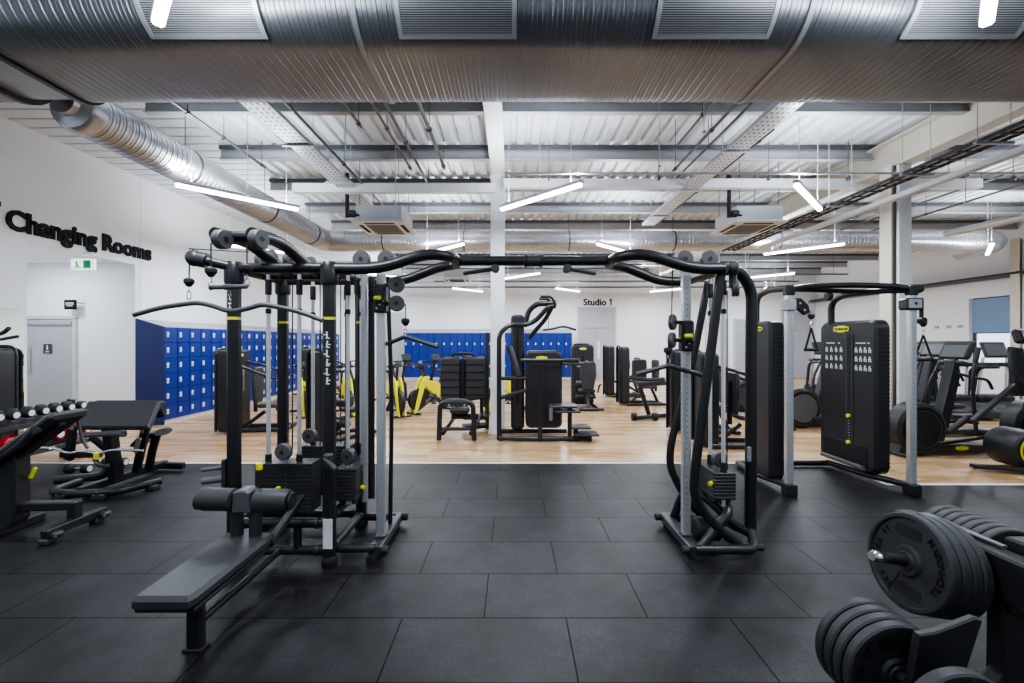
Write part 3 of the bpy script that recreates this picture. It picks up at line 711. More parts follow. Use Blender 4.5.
# --- adjustable columns on both ends
def channel(x, y):
    b = MB(); b.box(x, y, 1.18, .066, .055, 2.12, .006)
    b.mi = 1
    for k in range(42):
        z = .28 + k * .045
        b.box(x, y - .0275, z, .013, .003, .013, 0); b.box(x - .033, y, z, .003, .012, .012, 0)
    p = part('adjustment_column', b, [M['silver'], M['ltgrey'] if x > 0 else M['tray']], CM, 'silver drilled column')
    b = MB(); b.box(x, y, .115, .085, .08, .03, .004); part('column_foot', b, M['dgrey'], p)
    return p
for sgn in (0, 1):
    g = (lambda x: x) if not sgn else mirror
    X = g(-1.06); d = -1 if not sgn else 1
    ch = channel(X, 3.52 if not sgn else 3.545)
    b = MB(); b.prism([(3.34, 0), (4.02, 0), (4.02, .075), (3.34, .075)], (X - .05, 0, .035), (0, 1, 0), (0, 0, 1), (.10, 0, 0), .012); ba = part('base_bar', b, M['dgrey'], CM)
    for y in (3.36, 4.0):
        b = MB(); b.lathe((X + d * .02, y, 0), (0, 0, 1), [(.045, 0), (.045, .035)], 18); part('rubber_foot', b, M['rubber'], ba)
        b = MB(); b.cyl((X - d * .05, y + .0, .075), (X - d * .10, y, .075), .032); part('end_cap', b, M['rubber'], ba)
# left side: foot tubes and the rear rod
for y in (3.36, 3.96):
    b = MB(); b.tube([(-1.36, y, .09), (-1.06, y, .09)], .033, n=14); part('foot_tube', b, K, CM)
b = MB(); b.tube([(-1.06, 3.78, .10), (-1.03, 3.72, 1.2), (-1.05, 3.66, 2.24)], .018, .2, 10); part('rear_rod', b, K, CM)
b = MB(); b.tube([(-1.20, 3.70, .36), (-1.20, 3.70, 2.24)], .03, n=12); part('inner_post', b, K, CM)
b = MB(); b.tube([(-1.23, 3.62, .36), (-1.23, 3.62, 2.24)], .03, n=12); part('inner_post', b, M['silver'], CM, 'silver inner post')
# right side: bent end post, foot loop and splayed struts
b = MB(); b.tube([(1.60, 3.42, 2.245), (1.80, 3.47, 2.27), (1.945, 3.52, 2.12), (1.95, 3.55, .10)], .045, .22, 18, 7); ep = part('end_post', b, K, CM)
b = MB(); b.lathe((1.95, 3.54, 1.83), (0, 0, 1), [(.047, 0), (.047, .022)], 18); part('yellow_band', b, M['yellow'], ep, 'yellow band')
b = MB(); b.box(1.915, 3.505, .78, .03, .02, .12, .004); b.mi = 0; part('warning_label', b, M['decald'], ep)
b = MB(); b.tube([(1.60, 3.28, 2.24), (1.60, 3.98, 2.24)], .04, n=14); part('top_beam', b, K, CM)
pulley((1.73, 3.36, 2.10), (.9, -.4, 0), CM, .062, .05)
b = MB(); b.cyl((1.66, 3.33, 2.25), (1.72, 3.31, 2.25), .055); b.box(1.70, 3.34, 2.17, .05, .05, .14, .012); part('pulley_bracket', b, M['dgrey'], CM)
b = MB(); b.tube([(1.42, 3.36, .08), (1.86, 3.36, .08), (1.90, 3.42, .09), (1.95, 3.55, .16)], .036, .09, 16); part('foot_loop', b, K, CM)
b = MB(); b.tube([(1.42, 3.96, .08), (1.90, 3.96, .08), (1.93, 3.70, .09), (1.95, 3.55, .16)], .034, .12, 16); part('foot_loop', b, K, CM)
b = MB(); b.cyl((1.90, 3.40, .08), (1.965, 3.40, .08), .03); part('end_cap', b, M['rubber'], CM)
b = MB(); b.tube([(1.47, 3.38, .09), (1.73, 3.42, .36), (1.73, 3.62, .39), (1.62, 3.66, .40)], .036, .09, 16); part('stack_support', b, K, CM)
b = MB(); b.tube([(1.46, 3.92, .10), (1.50, 3.80, .38), (1.60, 3.62, .41), (1.78, 3.50, .22), (1.94, 3.54, .12)], .034, .12, 16); part('stack_support', b, K, CM)
b = MB(); b.cyl((1.52, 3.62, .13), (1.72, 3.62, .13), .095, 28); part('counterweight_drum', b, M['rubber'], CM)
b = MB(); b.tube([(1.60, 3.32, 2.23), (1.52, 3.32, 1.6), (1.41, 3.34, .72), (1.405, 3.35, .50), (1.49, 3.37, .36), (1.64, 3.38, .20), (1.78, 3.40, .10)], .027, .14, 14, 6, 1.35); part('splayed_strut', b, K, CM)
b = MB(); b.tube([(1.78, 3.94, 2.23), (1.66, 3.94, 1.6), (1.44, 3.94, .75), (1.43, 3.94, .56), (1.52, 3.93, .36), (1.62, 3.92, .20), (1.75, 3.92, .10)], .025, .14, 14, 6, 1.35); part('splayed_strut', b, K, CM)
# --- adjustable pulley carriages
def carriage(X, y, z0, z1, pc, ax, d):
    b = MB(); b.box(X, y - .005, (z0 + z1) / 2, .10, .10, z1 - z0, .014); b.box(X, y - .06, (z0 + z1) / 2 + .02, .06, .03, (z1 - z0) * .55, .008)
    c = part('pulley_carriage', b, M['black2'], CM)
    b = MB(); b.cyl((X - .03, y - .06, (z0 + z1) / 2), (X + .015, y - .10, (z0 + z1) / 2), .018); b.box(X + d * .06, y - .02, (z0 + z1) / 2 - .03, .03, .02, .04, .006); part('release_knob', b, M['yellow'], c, 'yellow release knob')
    b = MB()
    for k in range(3): b.lathe((X - .02 + .025 * k, y - .056, z0 + .035 + .03 * k), (0, -1, 0), [(.008, 0), (.007, .006)], 10)
    part('bolt_heads', b, M['silver'], c)
    for p in pc:
        b = MB(); b.bar((X, y, p[2]), (p[0], p[1], p[2]), .03, .03); part('pulley_arm', b, M['black2'], c)
        pulley(p, ax, c, .064, .04)
    return c
carriage(-1.06, 3.52, 1.92, 2.15, [(-.925, 3.48, 2.145), (-.925, 3.48, 1.995)], (.15, -1, 0), 1)
carriage(1.42, 3.545, 1.61, 1.86, [(1.295, 3.50, 1.845), (1.29, 3.50, 1.70)], (1, -.75, 0), -1)
# --- weight stacks: each plate its own piece
def weight_stack(x, y, z0, z1, wx, wy, n, pin=None):
    b = MB(); b.box(x, y, z0 - .02, wx * .8, wy * .8, .04, .006); st = part('weight_stack', b, M['dgrey'], CM)
    h = (z1 - z0) / n
    for k in range(n):
        b = MB(); b.box(x, y, z0 + h * (k + .5), wx, wy, h - .0028, .0022); part('weight_plate', b, M['stack'], st)
    if pin:
        b = MB(); b.cyl(pin[0], pin[1], .018); part('selector_pin', b, M['yellow'], st, 'yellow selector pin')
    return st
st1 = weight_stack(-1.77, 3.44, .36, .745, .44, .17, 13, ((-1.80, 3.35, .56), (-1.80, 3.31, .555)))
st2 = weight_stack(-1.325, 3.66, .42, .675, .17, .42, 9, ((-1.235, 3.55, .50), (-1.20, 3.54, .495)))
st3 = weight_stack(-1.63, 3.86, .42, .78, .44, .17, 12)
st4 = weight_stack(1.685, 3.64, .435, .65, .17, .42, 8, ((1.60, 3.47, .56), (1.57, 3.45, .555)))
for (s_, pts) in ((st1, [(-1.93, 3.44), (-1.685, 3.44)]), (st2, [(-1.325, 3.50), (-1.325, 3.82)]), (st3, [(-1.77, 3.86), (-1.47, 3.86)]), (st4, [(1.685, 3.46), (1.685, 3.69)])):
    for (x_, y_) in pts:
        b = MB(); b.cyl((x_, y_, .38), (x_, y_, 2.22), .0155, 12, 0); gr = part('guide_rod', b, M['rod'], s_)
        b = MB(); b.cyl((x_, y_, .70 if s_ is not st4 else .64), (x_, y_, .80 if s_ is not st4 else .73), .024); part('rod_bumper', b, M['rubber'], gr)
        b = MB(); b.cyl((x_, y_, 2.06), (x_, y_, 2.18), .024); part('rod_bumper', b, M['rubber'], gr)
        b = MB(); b.box(x_, y_, 1.93, .038, .038, .045, .008); part('rod_clip', b, M['rubber'], gr)
for (x_, y_) in ((-2.02, 3.44), (-1.55, 3.50)):
    b = MB(); b.cyl((x_, 3.60, .38), (x_, 3.60, 2.22), .014, 12, 0); part('guide_rod', b, M['rod'], CM)
for (c, ax, s_) in (((-1.752, 3.33, .845), (.1, 1, 0), st1), ((-1.30, 3.46, .775), (.35, 1, 0), st2), ((-1.78, 3.82, .86), (.1, 1, 0), st3), ((1.685, 3.53, .735), (-.2, 1, 0), st4)):
    pulley(c, ax, s_, .064, .05, 'stack_pulley')
    c = V(c); b = MB(); b.tube([(c.x, c.y + .04, c.z), (c.x, c.y + .04, .37)], .013, n=10); part('selector_rod', b, M['silver'], s_)
# --- taut cables
for pts in ([(-1.70, 3.36, .85), (-1.70, 3.36, 2.3)], [(-1.81, 3.36, .85), (-1.81, 3.36, 2.3)], [(-1.24, 3.44, .78), (-1.24, 3.44, 2.3)], [(-1.99, 3.55, .3), (-1.99, 3.55, 2.3)], [(-1.50, 3.80, .8), (-1.50, 3.80, 2.25)],
            [(-1.60, 3.62, .35), (-1.60, 3.62, 2.25)], [(1.745, 3.52, .3), (1.745, 3.52, 2.1)], [(1.295, 3.52, 1.9), (1.295, 3.50, 2.3)], [(-1.42, 3.7, .5), (-1.42, 3.7, 2.2)], [(-1.86, 3.3, 2.40), (-1.86, 2.76, 2.41)], [(-2.37, 3.18, 2.37), (-2.0, 3.3, 2.37)]):
    b = MB(); b.tube(pts, .0045, n=6); part('steel_cable', b, M['rubber'], CM)
# --- the bench with its knee rollers
bx = -1.745
pad = [(bx - .155, 2.19), (bx - .14, 2.15), (bx + .14, 2.15), (bx + .155, 2.19), (bx + .165, 2.9), (bx - .165, 2.9)]
b = MB(); b.prism(pad, (0, 0, .345), (1, 0, 0), (0, 1, 0), (0, 0, .075), .022); part('bench_pad', b, M['pad'], CM)
b = MB(); b.prism([(bx - .15, 2.18), (bx + .15, 2.18), (bx + .155, 2.88), (bx - .155, 2.88)], (0, 0, .325), (1, 0, 0), (0, 1, 0), (0, 0, .02), .004); b.bar((bx, 2.3, .30), (bx, 3.28, .30), .05, .05); b.box(bx, 2.28, .31, .12, .08, .04, .01)
part('pad_frame', b, M['black2'], CM)
b = MB(); b.box(bx + .005, 2.39, .165, .088, .055, .33, .014); lg = part('bench_leg', b, K, CM); b = MB(); b.box(bx + .005, 2.39, .008, .11, .075, .016, .005); part('rubber_foot', b, M['rubber'], lg)
b = MB(); b.tube([(bx, 2.40, .13), (bx, 3.28, .115)], .024, n=12); part('bench_rail', b, K, CM)
b = MB(); b.bar((bx + .15, 2.85, .36), (bx + .16, 3.27, .52), .05, .045); part('pad_brace', b, K, CM)
for s_ in (-1, 1):
    b = MB(); b.box(bx + s_ * .06, 2.85, .53, .068, .05, .25, .008); part('roller_bracket', b, M['dgrey'], CM)
    b = MB(); b.lathe((bx + s_ * .065, 2.84, .655), (s_, 0, -.03 * s_), [(.05, 0), (.072, .012), (.074, .19), (.066, .222), (.03, .228)], 28); ro = part('knee_roller', b, M['pad'], CM)
    b = MB(); b.lathe((bx + s_ * .295, 2.84, .648), (s_, 0, 0), [(.052, 0), (.056, .008), (.05, .016)], 24); part('roller_cap', b, M['black2'], ro)
b = MB(); b.prism([(-.062, -.07), (.062, -.07), (.055, .06), (.03, .075), (-.03, .075), (-.055, .06)], (bx, 2.90, .655), (1, 0, 0), (0, 0, 1), (0, -.11, 0), .01); part('roller_hub', b, M['grey'], CM)
b = MB(); b.tube([(bx + .05, 2.90, .66), (bx + .05, 2.91, .85)], .016, n=12); ad = part('adjuster_stem', b, M['black2'], CM)
b = MB(); b.cyl((bx + .05, 2.91, .83), (bx + .05, 2.91, .875), .021); part('adjuster_knob', b, M['yellow'], ad, 'yellow adjuster knob')

# ---- attachments that hang from the machine
def stopper(b, x, y, z): b.lathe((x, y, z), (0, 0, 1), [(.014, 0), (.034, .03), (.034, .05), (.02, .062)], 18)
def hook(b, x, y, z, h=.10):
    b.tube([(x, y, z), (x, y, z - h * .3)], .004, n=6)
    b.tube([(x, y, z - h * .3), (x + .016, y, z - h * .5), (x + .014, y, z - h * .85), (x, y, z - h), (x - .014, y, z - h * .85), (x - .016, y, z - h * .5), (x, y, z - h * .3)], .004, .01, 6)
t = thing('pulldown_bar', 'very wide bent grey pulldown bar hanging high at the front left over the bench', 'pulldown bar', (-1.77, 2.74, 1.8))
b = MB(); b.tube([W(134, 315, 2.80), W(160, 307.5, 2.78), W(197, 302.5, 2.76), W(212, 305.5, 2.75), W(230, 312, 2.74), W(247, 309, 2.73), W(262, 304, 2.72), W(298, 311, 2.70), W(323, 320.5, 2.68)], .0155, .12, 14); part('bar', b, M['grey'], t)
b = MB(); b.tube([W(211, 243, 2.74), W(211, 270, 2.74)], .0045, n=6); b.tube([W(247, 243, 2.74), W(247, 267, 2.74)], .0045, n=6); part('cable_end', b, M['rubber'], t)
for px in (211, 247):
    p = W(px, 277 if px == 211 else 274, 2.74); b = MB(); stopper(b, p.x, p.y, p.z); part('stopper', b, M['rubber'], t)
    b = MB(); hook(b, p.x, p.y, p.z, .085); part('carabiner', b, M['chrome'], t)
b = MB(); b.tube([W(210, 287.5, 2.74), W(247, 286.5, 2.74)], .0145, n=14); b.cyl(W(224, 287, 2.74), W(234, 287, 2.74), .019); part('spreader_bar', b, M['grey'], t)
b = MB()
for k in range(5):
    p = W(230, 291 + k * 4.2, 2.74); b.tube([p + V((0, 0, .016)), p + V((.008 * (k % 2), .008 * ((k + 1) % 2), 0)), p - V((0, 0, .016)), p - V((.008 * (k % 2), .008 * ((k + 1) % 2), 0)), p + V((0, 0, .016))], .0035, .004, 6)
part('chain', b, M['chrome'], t)
t = thing('cable_stopper_hook', 'bare cable end with ball stopper and carabiner at the far left pulley', 'carabiner', (-2.40, 3.16, 1.95))
p = W(189, 284, 3.16); b = MB(); stopper(b, p.x, p.y, p.z - .02); part('stopper', b, M['rubber'], t)
b = MB(); hook(b, p.x, p.y, p.z - .015, .105); part('carabiner', b, M['chrome'], t)
b = MB(); b.tube([V((p.x, p.y, p.z + .03)), V((p.x + .005, p.y, 2.30)), V((p.x + .03, p.y, 2.36))], .0045, .03, 6); part('cable_end', b, M['rubber'], t)
def hung_bar(label, a, c, e, top, r, y):
    t = thing('pulldown_bar', label, 'pulldown bar', c)
    b = MB(); b.tube([a, c, e], r, .04, 12); part('bar', b, M['dgrey'], t)
    b = MB(); b.tube([(top[0], y, top[2]), (c[0], y, c[2] + .13)], .0045, n=6); part('cable_end', b, M['rubber'], t)
    b = MB(); stopper(b, c[0], y, c[2] + .085); part('stopper', b, M['rubber'], t)
    b = MB(); hook(b, c[0], y, c[2] + .09, .085); part('carabiner', b, M['chrome'], t)
hung_bar('short bent bar hanging from the left silver column', W(387, 344, 3.55), W(405.5, 336.5, 3.48), W(438, 347, 3.42), (-.855, 3.48, 1.99), .017, 3.48)
hung_bar('short bent bar hanging from the right silver column', W(636, 374.5, 3.42), W(668, 365.5, 3.48), W(703, 375.5, 3.56), (1.255, 3.48, 1.68), .019, 3.48)

# ================================================================== DUAL ADJUSTABLE PULLEY
DP = thing('dual_pulley_machine', 'freestanding dual pulley machine with two tall shrouded weight towers on the right', 'cable machine', (3.7, 5.3, 0))
for x_ in (3.05, 4.40):
    b = MB(); b.box(x_, 4.78, 1.19, .075, .07, 2.14, .012)
    b.mi = 1
    for k in range(30): b.box(x_, 4.745, .35 + k * .055, .03, .004, .005, 0)
    u = part('upright_column', b, [M['silver'], M['ltgrey']], DP, 'silver upright column')
    b = MB(); b.box(x_ + .005, 4.78, .065, .11, .14, .13, .012); part('column_foot', b, M['black2'], u)
    b = MB(); b.box(x_, 4.78, 2.25, .10, .10, .12, .02); part('column_cap', b, M['black2'], u)
b = MB(); b.tube([(3.05, 4.78, 2.26), (3.25, 4.80, 2.30), (3.75, 4.82, 2.32), (4.25, 4.80, 2.30), (4.40, 4.78, 2.27)], .032, .2, 14); part('top_bar', b, K, DP)
b = MB(); b.tube([(3.06, 4.82, 2.27), (3.5, 4.9, 2.27), (3.9, 4.9, 2.25), (4.40, 4.80, 2.25)], .026, .2, 12); part('top_bar', b, K, DP)
b = MB(); b.tube([(4.28, 5.82, 1.9), (4.28, 5.82, 2.22), (4.30, 5.6, 2.30), (4.40, 4.78, 2.28)], .04, .2, 16, 7); part('top_arm', b, K, DP)
b = MB(); b.tube([(3.05, 5.42, 1.85), (3.05, 5.42, 2.24), (3.05, 5.2, 2.30), (3.05, 4.78, 2.28)], .038, .16, 16, 7); part('top_arm', b, K, DP)
b = MB(); b.tube([(4.40, 4.80, .10), (4.30, 5.3, .07), (4.26, 5.86, .06)], .036, .1, 14); part('base_tube', b, K, DP)
b = MB(); b.tube([(3.05, 4.80, .10), (2.99, 5.4, .06), (3.05, 5.86, .05)], .036, .1, 14); part('base_tube', b, K, DP)
b = MB(); b.tube([(3.05, 5.86, .05), (4.26, 5.86, .05)], .036, n=14); part('base_tube', b, K, DP)
b = MB(); b.cyl((4.40, 4.78, 2.27), (4.49, 4.78, 2.27), .05); b.cyl((4.48, 4.78, 2.27), (4.51, 4.78, 2.27), .042); part('top_pulley', b, M['black2'], DP)
b = MB(); b.cyl((3.55, 4.9, 2.20), (3.60, 4.9, 2.20), .05); part('top_pulley', b, M['black2'], DP)
def shroud(x0, th, y0, y1, z0, z1, rad):
    poly = rrect(y1 - y0, z1 - z0, rad, 7, (y0 + y1) / 2, (z0 + z1) / 2)
    b = MB(); b.prism(poly, (x0, 0, 0), (0, 1, 0), (0, 0, 1), (th, 0, 0), .03)
    return b
# right tower, its face turned to the middle of the room
sh = part('weight_tower', shroud(4.25, .19, 5.07, 6.0, .11, 1.95, .11), M['shroud'], DP)
b = MB()
for k in range(34): b.box(4.35, 5.068, .22 + k * .048, .15, .006, .006, 0)
part('edge_ribs', b, M['dark'], sh)
yy = 5.46
b = MB(); b.box(4.247, yy, 1.08, .012, .075, 1.40, .002); part('stack_slot', b, M['dark'], sh)
b = MB()
for s_ in (-1, 1): b.box(4.245, yy + s_ * .045, 1.08, .014, .010, 1.42, .002)
part('slot_trim', b, M['grey'], sh)
b = MB(); b.box(4.247, 5.55, .31, .010, .72, .23, .02); part('base_recess', b, M['dark'], sh)
b = MB(); b.prism([(5.20, .14), (5.92, .14), (5.90, .19), (5.22, .19)], (4.19, 0, 0), (0, 1, 0), (0, 0, 1), (.06, 0, 0), .01); part('base_sill', b, M['grey'], sh, 'grey sill')
b = MB()
for z in (.755, .425): b.lathe((4.247, yy, z), (-1, 0, 0), [(.024, 0), (.028, .02), (.02, .035)], 16)
part('selector_pin', b, M['yellow'], sh, 'yellow selector pins')
b = MB()
for k in range(7): b.box(4.238, yy, .47 + k * .038, .006, .028, .012, 0)
part('weight_numbers', b, M['decald'], sh)
b = MB()
for (c0, sgn) in ((5.86, 1), (5.36, 1)):
    for r_ in range(3):
        for c in range(4):
            y_, z_ = c0 - c * (.085 if c0 > 5.6 else .068), 1.585 - r_ * .11
            b.box(4.249, y_, z_ + .024, .004, .020, .020, .001); b.box(4.249, y_ + .012, z_ - .006, .004, .012, .05, .001); b.box(4.249, y_ - .014, z_ - .012, .004, .014, .042, .001); b.box(4.249, y_ - .003, z_ + .0, .004, .03, .010, .001)
    b.box(4.249, c0 - .07, 1.67, .004, .15, .012, .001); b.box(4.249, c0 - .22 * (1 if c0 > 5.6 else .85), 1.67, .004, .03, .014, .001)
part('exercise_chart', b, M['decal'], sh, 'white exercise pictograms')
def badge(o, u, v, w, parent, h=None, word='TECHNOGYM'):
    h = h or w * .24; o = V(o); u = V(u); v = V(v); n = u.cross(v)
    b = MB(); b.prism(rrect(w, h, h * .3, 3), o, u, v, n * .006, .001); b.prism(rrect(w * .5, h * 1.4, h * .2, 3), o, u, v, n * .005, 0)
    p = part('maker_badge', b, M['yellow'], parent, 'yellow oblong badge')
    if word:
        b = MB(); b.text(word, h * .62, o - u * (w * .44) - v * (h * .22) + n * .006, u, v, depth=.002, bold=h * .02, width=w * .88); part('badge_lettering', b, M['text'], p)
    return p
badge((4.247, 5.60, 1.85), (0, -1, 0), (0, 0, 1), .26, sh)
# left tower, seen on its narrow side
sh = part('weight_tower', shroud(2.96, .18, 4.98, 5.46, .09, 1.93, .07), M['shroud'], DP)
b = MB()
for k in range(34): b.box(3.05, 4.978, .22 + k * .047, .14, .006, .006, 0)
part('edge_ribs', b, M['dark'], sh)
badge((2.957, 5.20, 1.84), (0, -1, 0), (0, 0, 1), .15, sh)
# carriages
b = MB(); b.box(4.385, 4.77, 2.10, .20, .13, .13, .02); c = part('pulley_carriage', b, M['dgrey'], DP)
b = MB(); b.box(4.37, 4.70, 2.10, .14, .012, .10, .006); b.mi = 1; b.prism([(-.022, .014), (.022, .014), (0, -.018)], (4.37, 4.693, 2.10), (1, 0, 0), (0, 0, 1), (0, -.004, 0), 0); part('carriage_plate', b, [M['ltgrey'], M['dark']], c)
b = MB(); b.box(4.50, 4.77, 2.02, .03, .05, .30, .015); b.cyl((4.50, 4.73, 1.92), (4.50, 4.81, 1.92), .035); part('pulley_arm', b, M['black2'], c)
b = MB(); b.box(3.04, 4.77, 2.09, .11, .12, .13, .012); c = part('pulley_carriage', b, M['ltgrey'], DP)
b = MB(); b.prism([(0, .055), (.08, .055), (.16, -.02), (.18, -.10), (.12, -.13), (.05, -.07), (0, -.05)], (3.09, 4.75, 2.11), (1, 0, 0), (0, 0, 1), (0, .05, 0), .008); pa = part('pulley_arm', b, M['black2'], c)
b = MB()
for (dx, dz) in ((.065, .0), (.115, -.075)): b.lathe((3.09 + dx, 4.75, 2.11 + dz), (0, -1, 0), [(.012, 0), (.010, .006)], 12)
part('bolt_heads', b, M['silver'], pa)
def rope_handle(label, x, y, z, wd, h):
    t = thing('strap_handle', label, 'handle', (x, y, z - h))
    b = MB(); stopper(b, x, y, z); part('stopper', b, M['rubber'], t)
    b = MB(); hook(b, x, y, z, .10); part('carabiner', b, M['chrome'], t)
    for s_ in (-1, 1):
        b = MB(); b.bar((x, y, z - .09), (x + s_ * wd / 2, y, z - h), .022, .006, .001, (0, 1, 0)); part('strap', b, M['black2'], t)
    b = MB(); b.cyl((x - wd / 2 - .01, y, z - h), (x + wd / 2 + .01, y, z - h), .018); part('grip', b, M['rubber'], t)
rope_handle('black strap handle on the left arm of the dual pulley machine', 3.275, 4.75, 1.93, .13, .33)
rope_handle('black strap handle on the right arm of the dual pulley machine', 4.52, 4.77, 1.85, .20, .36)

# ================================================================== WEIGHT PLATE TREE, front right
PT = thing('plate_tree', 'black plate storage tree at the right front corner loaded with weight plates', 'weight rack', (2.1, 1.95, 0))
b = MB(); b.prism([(1.42, 0), (1.62, 0), (1.71, .47), (1.765, .645), (1.735, .655), (1.59, .60), (1.525, .59)], (0, 1.625, 0), (1, 0, 0), (0, 0, 1), (0, .03, 0), .006); part('side_leg', b, M['black2'], PT)
b = MB(); b.prism([(2.12, 0), (2.55, 0), (2.45, .62), (2.13, .62)], (0, 1.88, 0), (1, 0, 0), (0, 0, 1), (0, .07, 0), .008); part('side_leg', b, M['black2'], PT)
b = MB(); b.box(2.17, 2.1, .66, .10, .62, .20, .01); b.bar((1.66, 1.64, .20), (2.2, 1.95, .22), .05, .08, .01); part('centre_beam', b, M['black2'], PT)
b = MB(); b.prism([(2.165, 2.32), (2.19, 1.94), (2.215, 1.94), (2.225, 2.32)], (0, 0, .765), (1, 0, 0), (0, 1, 0), (0, 0, .012), .002); part('top_plate', b, M['grey'], PT)
b = MB(); b.box(2.34, 1.93, .74, .20, .10, .13, .01); b.box(2.30, 1.90, .58, .32, .10, .13, .01); part('upper_bracket', b, M['black2'], PT)
b = MB(); b.box(1.9, 1.70, .04, .70, .10, .08, .01); b.box(2.3, 2.3, .04, .5, .5, .06, .01); part('base_bar', b, M['black2'], PT)
ta = math.radians(9)
pc = V((1.925, 2.10, .625)); ax = V((-math.cos(ta), 0, math.sin(ta)))
b = MB(); b.cyl(pc - ax * .22, pc + ax * .13, .025); pg = part('storage_peg', b, M['black2'], PT)
b = MB(); b.lathe(pc + ax * .125, ax, [(.0255, 0), (.027, .005), (.027, .05), (.022, .062)], 20); part('chrome_tip', b, M['chrome'], pg, 'chrome peg tip')
la = V((0, -1, 0)); lc = V((1.527, 1.81, .37))
b = MB(); b.cyl(lc - la * .12, lc + la * .14, .025); part('storage_peg', b, M['black2'], PT)
uc = V((2.52, 2.36, .545))
b = MB(); b.cyl(uc + V((0, .22, 0)), uc - V((0, .32, 0)), .025); b.bar(uc + V((-.4, -.3, 0)), uc + V((0, -.3, 0)), .06, .06, .01); part('storage_peg', b, M['black2'], PT)
def plate(label, c, ax, R, th, group, detail=False):
    c = V(c); d, u, v = frame_of(ax)
    if abs(d.z) < .9: v = V((0, 0, 1)) - d * d.z; v.normalize(); u = v.cross(d)
    b = MB(); h = th / 2
    b.lathe(c - d * h, d, [(.027, 0), (R * .30, 0), (R * .33, .006), (R * .86, .008), (R * .90, 0), (R * .97, .001), (R, .008), (R, th - .008), (R * .97, th - .001), (R * .90, th), (R * .87, th - .012), (R * .34, th - .012), (R * .29, th), (.045, th), (.040, th + .006), (.027, th + .006)], 56)
    loc = c - V((0, 0, R))
    o = bpy.data.objects.new('weight_plate', b.mesh('weight_plate', M['plate'], loc)); COL.objects.link(o); o.location = loc; ORG[o.name] = V(loc)
    tag(o, label, 'weight plate', group)
    if detail:
        f = c + d * (h - .011)
        for a in (math.radians(98), math.radians(278)):
            b = MB(); q = f + u * (R * .60 * math.cos(a)) + v * (R * .60 * math.sin(a))
            b.prism(rrect(R * .62, R * .24, .018, 4), q - d * .002, u, v, d * .003, 0); hh = part('grip_slot', b, M['dark'], o)
        def arc(word, a0, da, size, flip):
            b = MB()
            for i, chh in enumerate(word):
                a = math.radians(a0 + da * i); rad = u * math.cos(a) + v * math.sin(a); tan = -u * math.sin(a) + v * math.cos(a)
                up = -rad if flip else rad; along = tan if flip else -tan
                b.text(chh, size, f + rad * (R * (.79 if flip else .69)) - along * size * .3, along, up, depth=.003, bold=size * .02)
            return part('raised_lettering', b, M['text'], o)
        arc('TECHNOGYM', -28, 10.0, .040, True)
        arc('20 KG', 140, 10, .036, True); arc('45 LBS', 196, 10, .036, True)
        for a in (math.radians(136), math.radians(246)):
            b = MB(); r0 = f + (u * math.cos(a) + v * math.sin(a)) * R * .36; r1 = f + (u * math.cos(a) + v * math.sin(a)) * R * .86; b.bar(r0, r1, .006, .006, .001, d); part('raised_rib', b, M['plate'], o)
    return o
nm = ['front plate with raised lettering on the chrome-tipped peg of the plate tree', 'second large plate behind the lettered one on the chrome-tipped peg', 'third large plate on the chrome-tipped peg of the plate tree', 'innermost large plate on the chrome-tipped peg of the plate tree']
for k in range(4): plate(nm[k], pc - ax * (.048 * k), ax, .225, .046, 'large plates on the chrome-tipped peg', k == 0)
for k in range(4): plate('black plate on the low front peg of the plate tree, ' + ORD[k] + ' counting from the viewer', lc - la * (.052 * k - .08), la, .20, .046, 'plates on the low front peg', k == 0)
for k in range(7): plate('black plate on the rear peg behind the chrome-tipped peg, ' + ORD[k] + ' counting from the bracket', uc + V((0, .05 * k - .15, .0)), (0, -1, 0), .195, .045, 'plates on the rear peg')
plate('black plate at the very bottom edge of the picture, low on the plate tree', (1.545, 1.50, .365), (0, -1, 0), .19, .05, None)
b = MB(); b.cyl((1.545, 1.64, .365), (1.545, 1.44, .365), .024); part('storage_peg', b, M['black2'], PT)

# ================================================================== BENCHES, front left
t = thing('incline_bench', 'black inclined bench cut by the left edge of the picture', 'bench', (-4.3, 3.87, 0))
b = MB(); b.bar((-3.885, 3.60, .085), (-3.885, 4.13, .085), .075, .075, .01); fb = part('foot_bar', b, K, t)
for y in (3.63, 4.06):
    b = MB(); b.box(-3.85, y + .02, .07, .13, .07, .05, .015); b.lathe((-3.80, y - .02, .06), (0, -1, 0), [(.018, 0), (.015, .012)], 12); b.box(-3.885, y, .024, .085, .09, .048, .01); part('foot_bracket', b, M['dgrey'], fb)
b = MB(); b.bar((-3.86, 3.87, .235), (-4.75, 3.87, .215), .085, .075, .01); part('spine_rail', b, K, t)
b = MB(); b.box(-3.90, 3.87, .16, .08, .08, .15, .01); part('rail_leg', b, K, t)
b = MB(); b.prism([(-4.65, .06), (-4.40, .06), (-4.36, .12), (-4.36, .74), (-4.42, .80), (-4.65, .55)], (0, 3.80, 0), (1, 0, 0), (0, 0, 1), (0, .14, 0), .012); part('upright_post', b, M['shroud'], t)
b = MB(); b.box(-4.52, 3.87, .04, .2, .5, .08, .01); b.lathe((-4.40, 3.60, .06), (0, -1, 0), [(.02, 0), (.016, .02)], 12); part('foot_bar', b, M['black2'], t)
b = MB(); P0, P1 = V((-3.93, 3.87, 1.06)), V((-4.72, 3.87, .50)); b.bar(P0, P1, .34, .075, .028); part('back_pad', b, M['pad'], t)
